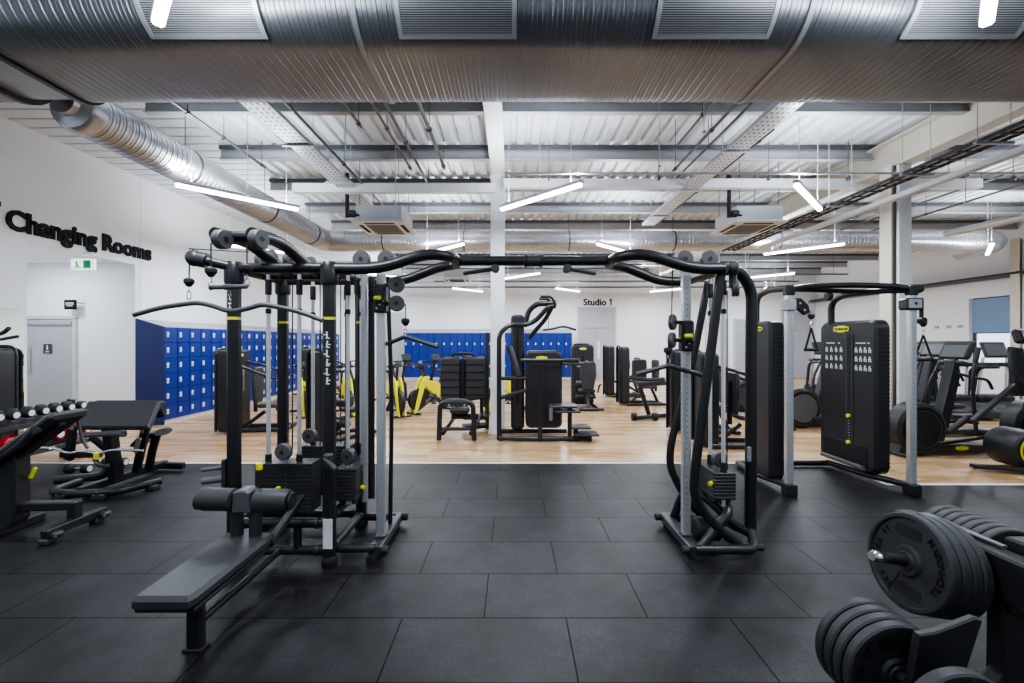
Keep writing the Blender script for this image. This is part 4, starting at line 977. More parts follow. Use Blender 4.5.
b = MB(); b.bar(P0 + V((-.06, -.02, -.085)), P1 + V((.03, -.02, -.085)), .07, .05, .01); b.tube([(-4.10, 3.72, .93), (-4.22, 3.72, .80), (-4.42, 3.74, .68)], .03, .1, 12); b.cyl((-4.08, 3.70, .935), (-4.08, 3.74, .935), .04); part('pad_frame', b, M['dgrey'], t)
b = MB(); b.tube([(-4.02, 4.02, .95), (-3.98, 4.02, .78), (-3.93, 4.02, .70)], .013, .05, 10); part('adjuster_handle', b, M['dgrey'], t)
b = MB(); b.bar((-4.28, 3.90, .56), (-4.33, 3.90, .46), .03, .03, .008); part('adjuster_tab', b, M['yellow'], t, 'yellow tab')

t = thing('preacher_bench', 'black preacher curl bench with a wide sloping arm pad in front of the lockers', 'bench', (-4.6, 5.1, 0))
b = MB(); b.prism([(-4.79, 0), (-3.96, 0), (-4.06, .375), (-4.88, .375)], (0, 4.72, .76), (1, 0, 0), (0, .739, .673), (0, .0505, -.0554), .022); part('arm_pad', b, M['pad'], t)
b = MB(); b.prism([(4.99, .95), (5.06, 1.005), (5.11, .98), (5.14, .86), (5.08, .80)], (-4.86, 0, 0), (0, 1, 0), (0, 0, 1), (.79, 0, 0), .02); part('pad_lip', b, M['pad'], t)
b = MB(); b.tube([(-5.03, 5.05, .06), (-5.02, 4.70, .06), (-4.66, 4.64, .06), (-4.28, 4.70, .06), (-4.06, 5.02, .08)], .042, .14, 14); lo = part('front_loop', b, K, t)
for (x_, y_) in ((-4.82, 4.63), (-4.42, 4.63), (-4.10, 4.92)):
    b = MB(); b.box(x_, y_ + .03, .03, .12, .10, .06, .012); b.lathe((x_, y_ - .005, .07), (0, -1, 0), [(.02, 0), (.018, .015)], 12); part('loop_foot', b, M['dgrey'], lo)
b = MB(); b.bar((-4.66, 4.66, .08), (-4.56, 5.72, .09), .08, .08, .01); part('spine_rail', b, K, t)
b = MB(); b.bar((-4.80, 5.70, .07), (-4.28, 5.66, .07), .07, .08, .01); part('rear_foot_bar', b, K, t)
b = MB(); b.bar((-4.54, 4.98, .10), (-4.50, 4.84, .82), .09, .13, .012, (0, 1, 0)); part('centre_post', b, K, t)
b = MB(); b.bar((-4.86, 4.80, .74), (-4.98, 4.88, .36), .085, .06, .012, (0, 1, 0)); part('side_strut', b, K, t)
b = MB(); b.bar((-4.12, 4.92, .86), (-4.40, 5.08, .16), .085, .06, .012, (0, 1, 0)); ss = part('side_strut', b, K, t)
b = MB(); b.bar((-4.13, 4.885, .80), (-4.19, 4.905, .66), .03, .012, .003, (0, 1, 0)); part('yellow_label', b, M['yellow'], ss, 'yellow label')
b = MB(); b.bar((-4.22, 4.92, .60), (-4.32, 4.97, .42), .05, .03, .008, (0, 1, 0)); part('adjuster_plate', b, M['silver'], t)
b = MB(); b.tube([(-4.56, 5.45, .10), (-4.44, 5.36, .35), (-4.36, 5.33, .54)], .045, .1, 14); part('seat_post', b, K, t)
b = MB(); b.tube([(-4.56, 5.32, .44), (-4.46, 5.32, .54), (-4.27, 5.32, .585)], .14, .12, 18, 5, .30); part('seat', b, M['pad'], t)
b = MB(); b.tube([(-4.70, 4.76, .66), (-4.50, 4.74, .68), (-4.28, 4.76, .68)], .03, .05, 10); b.box(-4.36, 4.76, .68, .26, .05, .07, .015); part('bar_cradle', b, M['grey'], t)
b = MB(); b.tube([(-4.52, 4.70, .42), (-4.44, 4.66, .36), (-4.36, 4.70, .34)], .022, .05, 10); part('bar_hook', b, M['dgrey'], t)
b = MB(); b.tube([(-5.02, 5.2, .55), (-4.80, 5.25, .32), (-4.86, 5.2, .08), (-5.35, 5.1, .06)], .05, .14, 14); part('rear_loop', b, K, t)
t = thing('curl_bar', 'chrome zigzag curl bar lying across the front of the preacher bench', 'barbell', (-4.55, 4.70, .45))
b = MB(); b.tube([(-5.36, 4.74, .53), (-4.98, 4.73, .525), (-4.82, 4.72, .47), (-4.66, 4.71, .505), (-4.48, 4.70, .475), (-4.32, 4.69, .52), (-3.98, 4.68, .515)], .0145, .06, 12); part('bar', b, M['chrome'], t)
for x_ in (-5.0, -4.26):
    b = MB(); b.cyl((x_ - .012, 4.715, .522), (x_ + .012, 4.715, .522), .024); part('bar_collar', b, M['chrome'], t)
b = MB(); b.box(-4.47, 4.665, .455, .055, .03, .075, .01); solid('spring_clip', b, M['yellow'], 'pale yellow clip hanging on the curl bar', 'clip')

# ================================================================== LOCKERS
def lockers(w, dep, h, rows, slope, door_m, name='locker'):
    r = thing(name, 'x', 'locker'); base = .09
    b = MB(); b.box(0, dep / 2 + .012, (h + base) / 2, w - .004, dep - .024, h - base, .003); part('carcass', b, M['blue2'], r)
    b = MB(); b.box(0, dep / 2 + .02, base / 2, w - .002, dep - .05, base, .002); part('plinth', b, M['trimw'], r, 'white plinth')
    b = MB(); b.prism([(0, h), (dep, h), (dep, h + slope), (0, h + .02)], (-w / 2 + .001, 0, 0), (0, 1, 0), (0, 0, 1), (w - .002, 0, 0), .001); part('sloping_top', b, M['ltgrey'], r, 'grey sloping top')
    dh = (h - base) / rows
    for k in range(rows):
        z = base + dh * (k + .5)
        b = MB(); b.box(0, .004, z, w - .012, .018, dh - .012, .003); d = part('door', b, M['blue'], r)
        b = MB(); b.box(-w / 2 + .075, -.010, z + .01, .055, .016, .105, .005); b.box(-w / 2 + .075, -.022, z + .02, .035, .012, .04, .005); part('door_lock', b, M['offw'], d, 'white lock')
    return r
A = lockers(.34, .55, 1.98, 6, .16, None)
A['group'] = 'six-door blue lockers along the left wall'
for i in range(26):
    o = A if i == 0 else copy_tree(A)
    place(o, (-7.04, 8.79 + .17 + .343 * i, 0), PI / 2)
    o['label'] = 'tall blue six-door locker on the left wall, ' + ORD[i] + ' from the changing room end'
b = MB(); b.prism([(-7.6, 0), (-7.03, 0), (-7.03, 1.99), (-7.6, 2.16)], (0, 8.755, 0), (1, 0, 0), (0, 0, 1), (0, .03, 0), .002)
solid('locker_end_panel', b, M['blue2'], 'dark blue end panel closing the left wall lockers beside the changing room opening', 'panel')
Bk = lockers(.34, .5, 2.07, 2, .18, None)
Bk['group'] = 'two-door blue lockers along the back wall'
for i in range(22):
    o = Bk if i == 0 else copy_tree(Bk)
    place(o, (-4.66 + .342 * i, 19.45, 0), 0)
    o['label'] = 'blue two-door locker on the back wall, ' + ORD[i] + ' from the left'

# ================================================================== SELECTORISED MACHINES
def selector(name, label, cat, tw=.52, td=.26, th=1.50, kind='press', logo=True):
    """tower stands at the origin, its face to -y; the seat stands in front of it along -y"""
    r = thing(name, label, cat)
    b = MB(); poly = rrect(tw, th - .04, .09, 5, 0, th / 2 + .02); b.prism(poly, (0, td / 2, 0), (1, 0, 0), (0, 0, 1), (0, -td, 0), .035); tower = part('weight_tower', b, M['shroud'], r)
    b = MB(); b.box(0, -td / 2 - .002, th * .52, .05, .012, th * .62, .002); part('stack_slot', b, M['dark'], tower)
    b = MB(); b.box(.10, -td / 2 - .001, th * .62, .06, .006, .42, .002); b.box(-.12, -td / 2 - .001, th * .7, .08, .006, .2, .002); part('exercise_chart', b, M['decald'], tower)
    if logo: badge((0, -td / 2, th - .10), (1, 0, 0), (0, 0, 1), .18, tower, word='')
    b = MB(); b.tube([(-tw / 2 + .04, td / 2 + .02, .05), (-tw / 2 + .04, td / 2 + .02, th + .02), (tw / 2 - .04, td / 2 + .02, th + .02), (tw / 2 - .04, td / 2 + .02, .05)], .024, .14, 12); part('back_hoop', b, K, r)
    b = MB(); b.tube([(-.24, 0, .045), (-.24, -1.0, .045), (.24, -1.0, .045), (.24, 0, .045)], .04, .12, 12); b.tube([(-.36, -.98, .045), (.36, -.98, .045)], .036, n=10); part('base_frame', b, K, r)
    b = MB(); b.tube([(0, -.95, .06), (0, -.78, .42)], .04, n=12); b.tube([(0, -.2, .08), (0, -.55, .35)], .035, n=12); part('seat_post', b, K, r)
    sy = -.68
    b = MB(); b.prism(rrect(.40, .42, .09, 5), (0, sy, .44), (1, 0, 0), (0, 1, 0), (0, 0, .07), .02); part('seat', b, M['pad'], r)
    b = MB(); poly = [(-.13, .52), (.13, .52), (.20, .85), (.19, 1.14), (.15, 1.2), (-.15, 1.2), (-.19, 1.14), (-.20, .85)]
    b.prism(poly, (0, sy + .22 if kind == 'press' else sy - .24, 0), (1, 0, 0), (0, 0, 1), (0, .07, 0), .02); part('backrest', b, M['pad'], r)
    b = MB(); b.tube([(0, sy + .3 if kind == 'press' else sy - .22, .35), (0, sy + .3 if kind == 'press' else sy - .16, 1.05)], .034, n=12); part('backrest_post', b, K, r)
    for s_ in (-1, 1):
        if kind == 'press':
            b = MB(); b.tube([(s_ * .22, -.10, 1.30), (s_ * .42, -.35, 1.22), (s_ * .42, -.85, 1.02)], .026, .14, 12); arm = part('lever_arm', b, K, r)
            b = MB(); b.cyl((s_ * .42, -.85, 1.02), (s_ * .26, -.98, 1.0), .02); part('hand_grip', b, M['rubber'], arm)
        else:
            b = MB(); b.tube([(s_ * .28, sy, .42), (s_ * .30, sy - .1, .62), (s_ * .30, sy - .28, .64)], .02, .08, 10); part('side_handle', b, M['rubber'], r)
    if kind != 'press':
        b = MB(); b.tube([(.22, -.2, .48), (.24, -.5, .30), (.22, -.62, .28)], .03, .1, 12); arm = part('lever_arm', b, K, r)
        b = MB(); b.cyl((-.22, -.4, .62), (.22, -.4, .62), .075); part('roller_pad', b, M['pad'], arm)
        b = MB(); b.cyl((-.22, -.36, .26), (.22, -.36, .26), .065); part('roller_pad', b, M['pad'], arm)
    return r
S0 = selector('chest_press_machine', 'black weight machine with tall shroud just in front of the left wall lockers', 'weight machine', .80, .24, 1.53); place(S0, (-5.28, 8.25, 0), PI / 2 + .12)
S1 = selector('leg_extension_machine', 'black weight machine with tall shroud half hidden by the right post of the left tower', 'weight machine', .46, .22, 1.54, 'leg', True); place(S1, (-3.18, 7.25, 0), -.5 + PI)
S3 = selector('seated_leg_machine', 'black seated machine with a badge on its shroud right of the lat tower', 'weight machine', .58, .26, 1.60, 'leg'); place(S3, (1.86, 11.5, 0), .0)
SN = selector('leg_curl_machine', 'dark weight tower just left of the right silver column', 'weight machine', .34, .24, 1.55, 'leg', False); place(SN, (3.10, 8.15, 0), PI / 2)
S4 = copy_tree(SN, None, 'farthest of the slim dark towers left of the right cable column', (2.98, 13.3, 0), PI / 2 + .1)
S5 = copy_tree(SN, None, 'slim dark tower with a seat, nearer one left of the right cable column', (2.98, 11.6, 0), PI / 2 + .1)
S6 = selector('seated_press_machine', 'dark machine with upright seat seen through the right cable tower', 'weight machine', .50, .24, 1.52, 'press'); place(S6, (3.15, 7.05, 0), PI / 2 - .05)
S8 = copy_tree(S6, None, 'dark weight machine at the left rear before the lockers', (-5.4, 11.6, 0), PI / 2)
S9 = copy_tree(S3, None, 'black machine with yellow badge left of the changing room door', (-7.05, 6.25, 0), PI / 2 - .25)
place(S9, (-7.30, 6.02, 0), .0)
b = MB(); b.tube([(-7.3, 6.0, 1.55), (-7.2, 6.0, 1.78), (-6.98, 5.95, 1.80), (-6.84, 5.9, 1.87)], .026, .08, 12); b.tube([(-7.3, 6.2, 1.72), (-6.95, 6.1, 1.76)], .022, n=10)
bpy.context.view_layer.update(); inv = S9.matrix_world.inverted(); b.v = [inv @ p for p in b.v]; part('upper_handle', b, M['rubber'], S9)

# bench-like machine with big padded blocks, left of the white column
t = thing('back_extension_machine', 'low black machine with two ribbed upright pads left of the white column', 'weight machine', (-.95, 7.8, 0))
for s_ in (-1, 1):
    b = MB(); b.prism(rrect(.40, .80, .07, 5, -.92 + s_ * .22, 1.0), (0, 8.30, 0), (1, 0, 0), (0, 0, 1), (0, -.22, 0), .04); pd = part('ribbed_pad', b, M['pad'], t)
    b = MB()
    for k in range(5): b.box(-.92 + s_ * .22, 8.078, .70 + k * .14, .36, .012, .03, .005)
    part('pad_ribs', b, M['dark'], pd)
b = MB(); b.box(-.92, 8.06, 1.0, .06, .05, .74, .01); part('centre_slot', b, M['dark'], t)
b = MB(); b.tube([(-1.16, 8.2, 1.36), (-1.10, 8.15, 1.46), (-.74, 8.15, 1.46), (-.68, 8.2, 1.36)], .025, .06, 10); part('top_handle', b, K, t)
b = MB(); b.tube([(-1.24, 7.36, .02), (-1.22, 7.36, .62), (-1.10, 7.36, .68), (-.78, 7.36, .68), (-.66, 7.36, .62), (-.64, 7.36, .02)], .042, .12, 14); fr = part('front_frame', b, K, t)
b = MB(); b.box(-.94, 7.34, .64, .40, .07, .10, .015); b.mi = 1; b.lathe((-1.06, 7.30, .62), (0, -1, 0), [(.018, 0), (.016, .01)], 10); b.lathe((-.80, 7.30, .62), (0, -1, 0), [(.018, 0), (.016, .01)], 10); part('foot_plate', b, [M['dgrey'], M['silver']], fr)
for x_ in (-1.18, -.70):
    b = MB(); b.tube([(x_, 7.40, .12), (x_ + .12, 8.25, .30), (x_ + .12, 8.3, .6)], .036, .12, 12); part('side_rail', b, K, t)
b = MB(); b.tube([(-1.2, 7.4, .20), (-.68, 7.4, .20)], .03, n=10); b.tube([(-1.1, 7.9, .33), (-.62, 7.9, .33)], .05, n=10); part('cross_rail', b, K, t)
b = MB(); b.prism(rrect(.34, .3, .06, 4, -.93, 7.75), (0, 0, .42), (1, 0, 0), (0, 1, 0), (0, 0, .08), .02); part('seat', b, M['pad'], t)
b = MB(); b.bar((-.47, 8.25, .02), (-.47, 8.25, 1.86), .07, .07, .01, (0, 1, 0)); part('tall_post', b, M['dgrey'], t)
b = MB(); b.tube([(-.92, 8.25, .26), (-.47, 8.25, .26)], .06, n=12); b.tube([(-.92, 8.1, .10), (-.47, 8.25, .10)], .06, n=12); part('rear_rail', b, K, t)

# lat / assisted dip tower in the middle
t = thing('assisted_dip_tower', 'tall black lat and assisted dip tower just right of the white column', 'weight machine', (.5, 7.5, 0))
b = MB(); b.prism(rrect(.24, 2.06, .07, 5, .10, 1.14), (0, 8.05, 0), (1, 0, 0), (0, 0, 1), (0, -.28, 0), .04); tw = part('lat_tower', b, M['shroud'], t)
b = MB(); b.box(.10, 7.765, 1.3, .05, .012, 1.4, .002); part('stack_slot', b, M['dark'], tw)
b = MB(); b.prism(rrect(.64, 1.36, .10, 5, .56, .85), (0, 7.95, 0), (1, 0, 0), (0, 0, 1), (0, -.36, 0), .04); tw2 = part('weight_tower', b, M['shroud'], t)
b = MB(); b.box(.59, 7.588, .75, .014, .012, 1.1, 0); part('tower_seam', b, M['dark'], tw2)
badge((.52, 7.588, 1.40), (1, 0, 0), (0, 0, 1), .20, tw2, word='')
b = MB(); b.box(.68, 7.585, .42, .06, .008, .22, .003); part('grey_label', b, M['ltgrey'], tw2, 'grey label')
b = MB(); b.tube([(-.22, 7.40, .05), (-.22, 7.40, 1.82), (-.05, 7.45, 1.98), (.35, 7.6, 1.98), (.62, 7.5, 2.28), (.72, 7.5, 2.30)], .042, .2, 14, 6); part('main_frame', b, K, t)
b = MB(); b.tube([(.22, 7.75, 1.95), (.30, 7.75, 2.25), (.44, 7.7, 2.36), (.78, 7.6, 2.36)], .05, .18, 14, 6); part('lat_arm', b, K, t)
b = MB(); b.tube([(.30, 7.7, 1.75), (.60, 7.6, 2.10), (.70, 7.55, 2.3)], .04, .1, 12); part('arm_strut', b, K, t)
for (y, z) in ((7.35, 2.45), (7.75, 2.45)):
    b = MB(); b.tube([(.74, 7.5, 2.28), (.72, y, 2.36), (.66, y, z), (.48, y, z)], .022, .06, 10); part('chin_up_grip', b, K, t)
b = MB(); b.tube([(-.22, 7.36, .05), (.55, 7.30, .05), (1.30, 7.36, .05)], .042, .2, 12); b.tube([(-.22, 7.95, .05), (1.0, 7.95, .05)], .042, n=12); b.tube([(-.22, 7.36, .05), (-.22, 7.95, .05)], .042, n=12); part('base_frame', b, K, t)
b = MB(); b.tube([(.47, 7.28, .02), (.47, 7.28, 1.32)], .036, n=12); part('dip_post', b, K, t)
b = MB(); b.tube([(.15, 7.3, 1.37), (.60, 7.3, 1.37), (1.08, 7.25, 1.37)], .034, .1, 12); b.cyl((.90, 7.25, 1.37), (1.12, 7.25, 1.37), .04); part('dip_bar', b, K, t)
b = MB(); b.prism(rrect(.36, .3, .06, 4, 1.05, 7.5), (0, 0, 1.28), (1, 0, 0), (0, 1, 0), (0, 0, .05), .015); part('knee_pad', b, M['pad'], t)
for (x_, z, w_) in ((.86, .60, .46), (.93, .52, .42), (1.15, .25, .32), (1.25, .13, .40)):
    b = MB(); b.box(x_, 7.36, z, w_, .34, .035, .008); part('step', b, M['dgrey'], t)
for (x_, z) in ((.98, .58), (1.08, .23), (1.32, .12)):
    b = MB(); b.box(x_, 7.38, z / 2, .07, .08, z, .01); part('step_leg', b, K, t)
b = MB(); b.tube([(-.05, 7.5, 1.60), (.12, 7.45, 1.10)], .055, n=12); part('arm_pad', b, M['pad'], t)
for z in (1.06, .86):
    b = MB(); b.tube([(-.22, 7.40, z if z > 1 else .72), (.25, 7.45, z)], .034, n=10); part('side_lever', b, K, t)
b = MB(); b.tube([W(543, 330, 7.5), W(553, 329, 7.5), W(563, 326, 7.5), W(576, 330, 7.5)], .02, .1, 10); hb = solid('pulldown_bar', b, M['dgrey'], 'small far pulldown bar hanging on the tower by the white column', 'pulldown bar')
b = MB(); b.tube([W(548.5, 328, 7.5), W(548.5, 314, 7.5)], .006, n=6); part('cable_end', b, M['rubber'], hb)

# weight bench with a rack of low discs in the right aisle
t = thing('lower_leg_bench', 'low dark leg machine with two pads in the aisle left of the right silver column', 'weight machine', (2.9, 9.5, 0))
b = MB(); b.prism([(0, .50), (.9, .56), (.9, .66), (0, .60)], (2.75, 9.4, .2), (1, 0, 0), (0, 0, 1), (0, .36, 0), .02); part('long_pad', b, M['pad'], t)
b = MB(); b.tube([(2.8, 9.5, .70), (3.02, 9.55, .06)], .05, n=12); b.tube([(3.5, 9.6, .78), (3.45, 9.6, .06)], .05, n=12); part('leg_frame', b, K, t)
b = MB(); b.tube([(2.6, 9.3, .05), (3.5, 9.7, .05)], .045, n=12); part('base_rail', b, K, t)
for (x_, y) in ((2.60, 9.25), (3.05, 9.25)):
    b = MB(); b.cyl((x_ - .05, y, .09), (x_ + .05, y, .09), .085); part('disc_foot', b, M['rubber'], t)
b = MB(); b.tube([(2.5, 9.3, .92), (2.9, 9.4, .86), (3.3, 9.4, .88)], .04, .1, 10); part('lever_arm', b, K, t)
b = MB(); b.prism(rrect(.34, .46, .07, 4, 2.95, 1.05), (0, 10.1, 0), (1, 0, 0), (0, 0, 1), (0, -.08, 0), .02); part('backrest', b, M['pad'], t)

# ================================================================== BIKES
def bike(label):
    r = thing('spin_bike', label, 'exercise bike', group='yellow spin bikes in a row')
    b = MB(); b.bar((-.52, -.24, .05), (-.52, .24, .05), .07, .05, .012); part('rear_foot', b, K, r)
    b = MB(); b.bar((.50, -.22, .05), (.50, .22, .05), .07, .05, .012); part('front_foot', b, K, r)
    b = MB(); b.lathe((.40, -.045, .36), (0, 1, 0), [(.0, 0), (.235, 0), (.25, .012), (.25, .078), (.235, .09), (0, .09)], 32); part('flywheel', b, M['black2'], r)
    for s_ in (-1, 1):
        b = MB(); b.prism([(.47, .06), (.56, .06), (.34, .74), (.22, .88), (.10, .88), (.14, .70), (.24, .66)], (0, s_ * .07 - .02, 0), (1, 0, 0), (0, 0, 1), (0, .04, 0), .008); part('fork_blade', b, M['yellow'], r, 'yellow fork blade')
    b = MB(); b.prism([(-.38, .62), (-.26, .70), (.16, .80), (.24, .70), (-.06, .46), (-.2, .34), (-.30, .38)], (0, -.05, 0), (1, 0, 0), (0, 0, 1), (0, .10, 0), .012); part('main_frame', b, M['yellow'], r, 'yellow frame')
    b = MB(); b.tube([(-.52, 0, .07), (-.20, 0, .36)], .05, n=12); b.tube([(-.1, 0, .36), (.45, 0, .08)], .04, n=12); part('lower_frame', b, K, r)
    b = MB(); b.tube([(-.30, 0, .60), (-.40, 0, .96)], .03, n=12); part('seat_post', b, K, r)
    b = MB(); b.prism([(-.56, -.11), (-.50, -.12), (-.34, -.045), (-.24, -.025), (-.24, .025), (-.34, .045), (-.50, .12), (-.56, .11)], (0, 0, .95), (1, 0, 0), (0, 1, 0), (0, 0, .07), .015); part('saddle', b, M['pad'], r)
    b = MB(); b.tube([(.16, 0, .84), (.22, 0, 1.12)], .028, n=12); part('handlebar_post', b, K, r)
    b = MB(); b.tube([(.48, -.10, 1.20), (.42, -.24, 1.15), (.16, -.24, 1.13), (.16, .24, 1.13), (.42, .24, 1.15), (.48, .10, 1.20)], .018, .08, 10); hb = part('handlebar', b, M['rubber'], r)
    b = MB(); b.box(.30, 0, 1.20, .03, .14, .10, .012, (0, -.5, 0)); part('display', b, M['screen'], hb)
    b = MB(); b.cyl((-.10, -.07, .36), (-.10, .07, .36), .09, 24); cr = part('crankset', b, M['dgrey'], r)
    for s_ in (-1, 1):
        b = MB(); b.bar((-.10, s_ * .09, .36), (-.10 + s_ * .12, s_ * .10, .36 - s_ * .12), .03, .02, .004); b.box(-.10 + s_ * .12, s_ * .15, .36 - s_ * .12, .10, .09, .03, .008); part('pedal', b, M['black2'], cr)
    return r
BL = ['yellow spin bike seen just left of the post with white pictograms', 'yellow spin bike seen just right of the post with white pictograms', 'yellow spin bike beside the left silver column', 'yellow spin bike with a clear view, right of the left silver column', 'yellow spin bike peeking out beside the lat tower']
B0 = bike(BL[0])
for i, (x_, y_, a) in enumerate(((-4.75, 9.9, -1.0), (-3.80, 9.9, -1.0), (-2.68, 9.9, -1.0), (-1.95, 10.3, 4.1), (-.15, 10.3, 3.7))):
    o = B0 if i == 0 else copy_tree(B0, None, BL[i]); place(o, (x_, y_, 0), a)

# dark ski ergometers / stepper frames with handlebars between bikes and lockers
def upright_bike(label):
    r = thing('stationary_bike', label, 'exercise bike', group='dark stationary bikes before the back lockers')
    b = MB(); b.prism([(-.10, .05), (.34, .05), (.30, .50), (.16, .62), (-.02, .55)], (0, -.08, 0), (1, 0, 0), (0, 0, 1), (0, .16, 0), .02); part('drive_housing', b, M['shroud'], r)
    for x_ in (-.45, .42):
        b = MB(); b.bar((x_, -.26, .04), (x_, .26, .04), .07, .06, .012); part('foot_bar', b, K, r)
    b = MB(); b.bar((-.45, 0, .06), (.42, 0, .06), .07, .06, .01); b.tube([(.18, 0, .55), (.34, 0, 1.15)], .04, n=12); part('main_frame', b, K, r)
    b = MB(); b.tube([(-.05, 0, .5), (-.30, 0, .92)], .036, n=12); part('seat_post', b, K, r)
    b = MB(); b.prism(rrect(.26, .24, .08, 4, -.33, 0), (0, 0, .91), (1, 0, 0), (0, 1, 0), (0, 0, .08), .02); part('saddle', b, M['pad'], r)
    b = MB(); b.tube([(.12, -.24, 1.12), (.34, -.22, 1.14), (.38, 0, 1.12), (.34, .22, 1.14), (.12, .24, 1.12)], .02, .08, 10); part('handlebar', b, M['rubber'], r)
    b = MB(); b.box(.38, 0, 1.24, .04, .30, .20, .015, (0, -.4, 0)); cn = part('console', b, M['black2'], r)
    b = MB(); b.box(.362, 0, 1.248, .012, .24, .15, .004, (0, -.4, 0)); part('console_screen', b, M['screen'], cn)
    return r
U0 = upright_bike('dark stationary bike at the left of the row before the back lockers')
place(U0, (-3.3, 12.6, 0), -.7)
for i, (x_, y_, a, lb) in enumerate(((-2.45, 12.5, -.7, 'dark stationary bike behind the clear yellow spin bike'), (-1.55, 12.6, -.7, 'dark stationary bike at the right of the row before the back lockers'), (-4.6, 12.7, -.7, 'dark stationary bike behind the left tower posts'))):
    copy_tree(U0, None, lb, (x_, y_, 0), a)

# ================================================================== CARDIO ZONE, right
def cross_trainer(label, ring=False):
    """flywheel housing at the origin, the pedals and step-on end along +x"""
    r = thing('cross_trainer', label, 'cross trainer', group=None)
    R = .385
    b = MB(); b.lathe((0, -.13, .40), (0, 1, 0), [(.0, .012), (R * .8, .012), (R * .86, 0), (R, .03), (R, .23), (R * .86, .26), (R * .8, .248), (0, .248)], 44); hs = part('flywheel_housing', b, M['black2'], r)
    b = MB(); b.lathe((0, -.134, .40), (0, -1, 0), [(R * .72, 0), (R * .72, .004), (R * .70, .004), (R * .70, 0)], 40); part('housing_ring', b, M['grey'], hs)
    b = MB(); b.prism([(-.35, .03), (1.55, .03), (1.52, .13), (.2, .20), (-.3, .20)], (0, -.10, 0), (1, 0, 0), (0, 0, 1), (0, .20, 0), .015); bs = part('base_beam', b, M['shroud'], r)
    badge((.62, -.101, .115), (1, 0, 0), (0, 0, 1), .20, bs, .045, word='')
    for (fx, fw) in ((-.30, .56), (1.50, .50)):
        b = MB(); b.box(fx, 0, .03, .11, fw, .06, .015); part('base_foot', b, K, r)
    b = MB(); b.prism([(.26, .3), (.44, .3), (.66, 1.2), (.60, 1.46), (.53, 1.40)], (0, -.07, 0), (1, 0, 0), (0, 0, 1), (0, .14, 0), .02); part('mast', b, M['shroud'], r)
    b = MB(); b.box(.66, 0, 1.56, .07, .44, .30, .03, (0, .45, 0)); cn = part('console', b, M['black2'], r)
    b = MB(); b.box(.702, 0, 1.568, .012, .38, .24, .006, (0, .45, 0)); b.mi = 1; b.box(.612, -.0, 1.545, .012, .34, .20, .006, (0, .45, 0)); part('console_screen', b, [M['scrlt'], M['grey']], cn)
    b = MB(); b.box(.60, 0, 1.38, .10, .34, .06, .02); part('bottle_tray', b, M['dgrey'], cn)
    for s_ in (-1, 1):
        b = MB(); b.tube([(.55, s_ * .10, 1.22), (.68, s_ * .24, 1.16), (.86, s_ * .24, 1.14), (.95, s_ * .22, 1.0)], .02, .08, 10); part('fixed_handle', b, M['rubber'], r)
        b = MB(); b.tube([(.58, s_ * .33, .35), (.52, s_ * .33, .95), (.62 + s_ * .10, s_ * .34, 1.30), (.74 + s_ * .10, s_ * .30, 1.58)], .023, .2, 12); ar = part('swing_arm', b, K, r)
        b = MB(); b.tube([(.66 + s_ * .10, s_ * .33, 1.40), (.745 + s_ * .10, s_ * .30, 1.60)], .03, n=10); part('arm_grip', b, M['rubber'], ar)
        b = MB(); b.bar((.10, s_ * .24, .34 + s_ * .12), (1.25, s_ * .24, .30 - s_ * .06), .05, .05, .008); pb = part('pedal_beam', b, K, r)
        b = MB(); b.prism(rrect(.42, .17, .05, 4, .98, s_ * .24), (0, 0, .33 - s_ * .04), (1, 0, 0), (0, 1, 0), (0, 0, .05), .012); part('foot_plate', b, M['dgrey'], pb)
    if ring:
        pass
    return r
X0 = cross_trainer('nearest cross trainer with big black disc right of the dual pulley machine')
place(X0, (6.02, 6.48, 0), .05)
for (x_, y_, a, lb) in ((5.62, 8.5, .04, 'cross trainer whose disc shows between the two towers of the dual pulley machine'), (5.55, 10.3, .04, 'cross trainer farthest back, half hidden behind the dual pulley machine'), (6.95, 7.78, .05, 'cross trainer directly behind the nearest one'), (7.95, 9.0, .05, 'cross trainer in front of the treadmills'), (8.0, 6.7, .05, 'cross trainer cut by the right edge of the picture')):
    copy_tree(X0, None, lb, (x_, y_, 0), a)

# yellow-ringed trainer at the right edge
t = thing('resistance_trainer', 'black trainer with a yellow ring on its round housing at the right edge', 'exercise bike', (6.9, 5.75, 0))
b = MB(); b.lathe((6.68, 5.55, .29), (0, 1, 0), [(0, 0), (.22, 0), (.245, .02), (.25, .05), (.25, .36), (.23, .40), (0, .40)], 40); hs = part('round_housing', b, M['shroud'], t)
b = MB(); b.lathe((6.70, 5.552, .29), (0, -1, 0), [(.20, 0), (.20, .008), (.176, .008), (.176, 0)], 44); part('yellow_ring', b, M['yellow'], hs, 'yellow ring')
badge((6.71, 5.548, .29), (1, 0, 0), (0, 0, 1), .22, hs, .06)
b = MB(); b.prism([(-.0, 0), (.9, -.34), (.95, -.26), (.04, .09)], (6.02, 5.66, .03), (1, 0, 0), (0, 1, 0), (0, 0, .05), .008); part('front_foot', b, M['black2'], t)
b = MB(); b.bar((6.70, 5.75, .08), (8.3, 5.8, .10), .12, .10, .02); part('base_beam', b, K, t)
b = MB(); b.bar((6.15, 5.80, .62), (6.95, 5.9, 1.20), .07, .06, .012); b.tube([(6.05, 6.0, .45), (6.2, 5.9, .66)], .04, n=10); part('frame_strut', b, M['shroud'], t)
badge((6.78, 5.86, 1.09), (.8, .1, .58), (-.58, 0, .8), .12, t, .035, word='')
b = MB(); b.lathe((7.25, 5.75, .74), (0, 1, 0), [(0, 0), (.30, 0), (.33, .02), (.33, .14), (.30, .16), (0, .16)], 36); part('drive_disc', b, M['black2'], t)
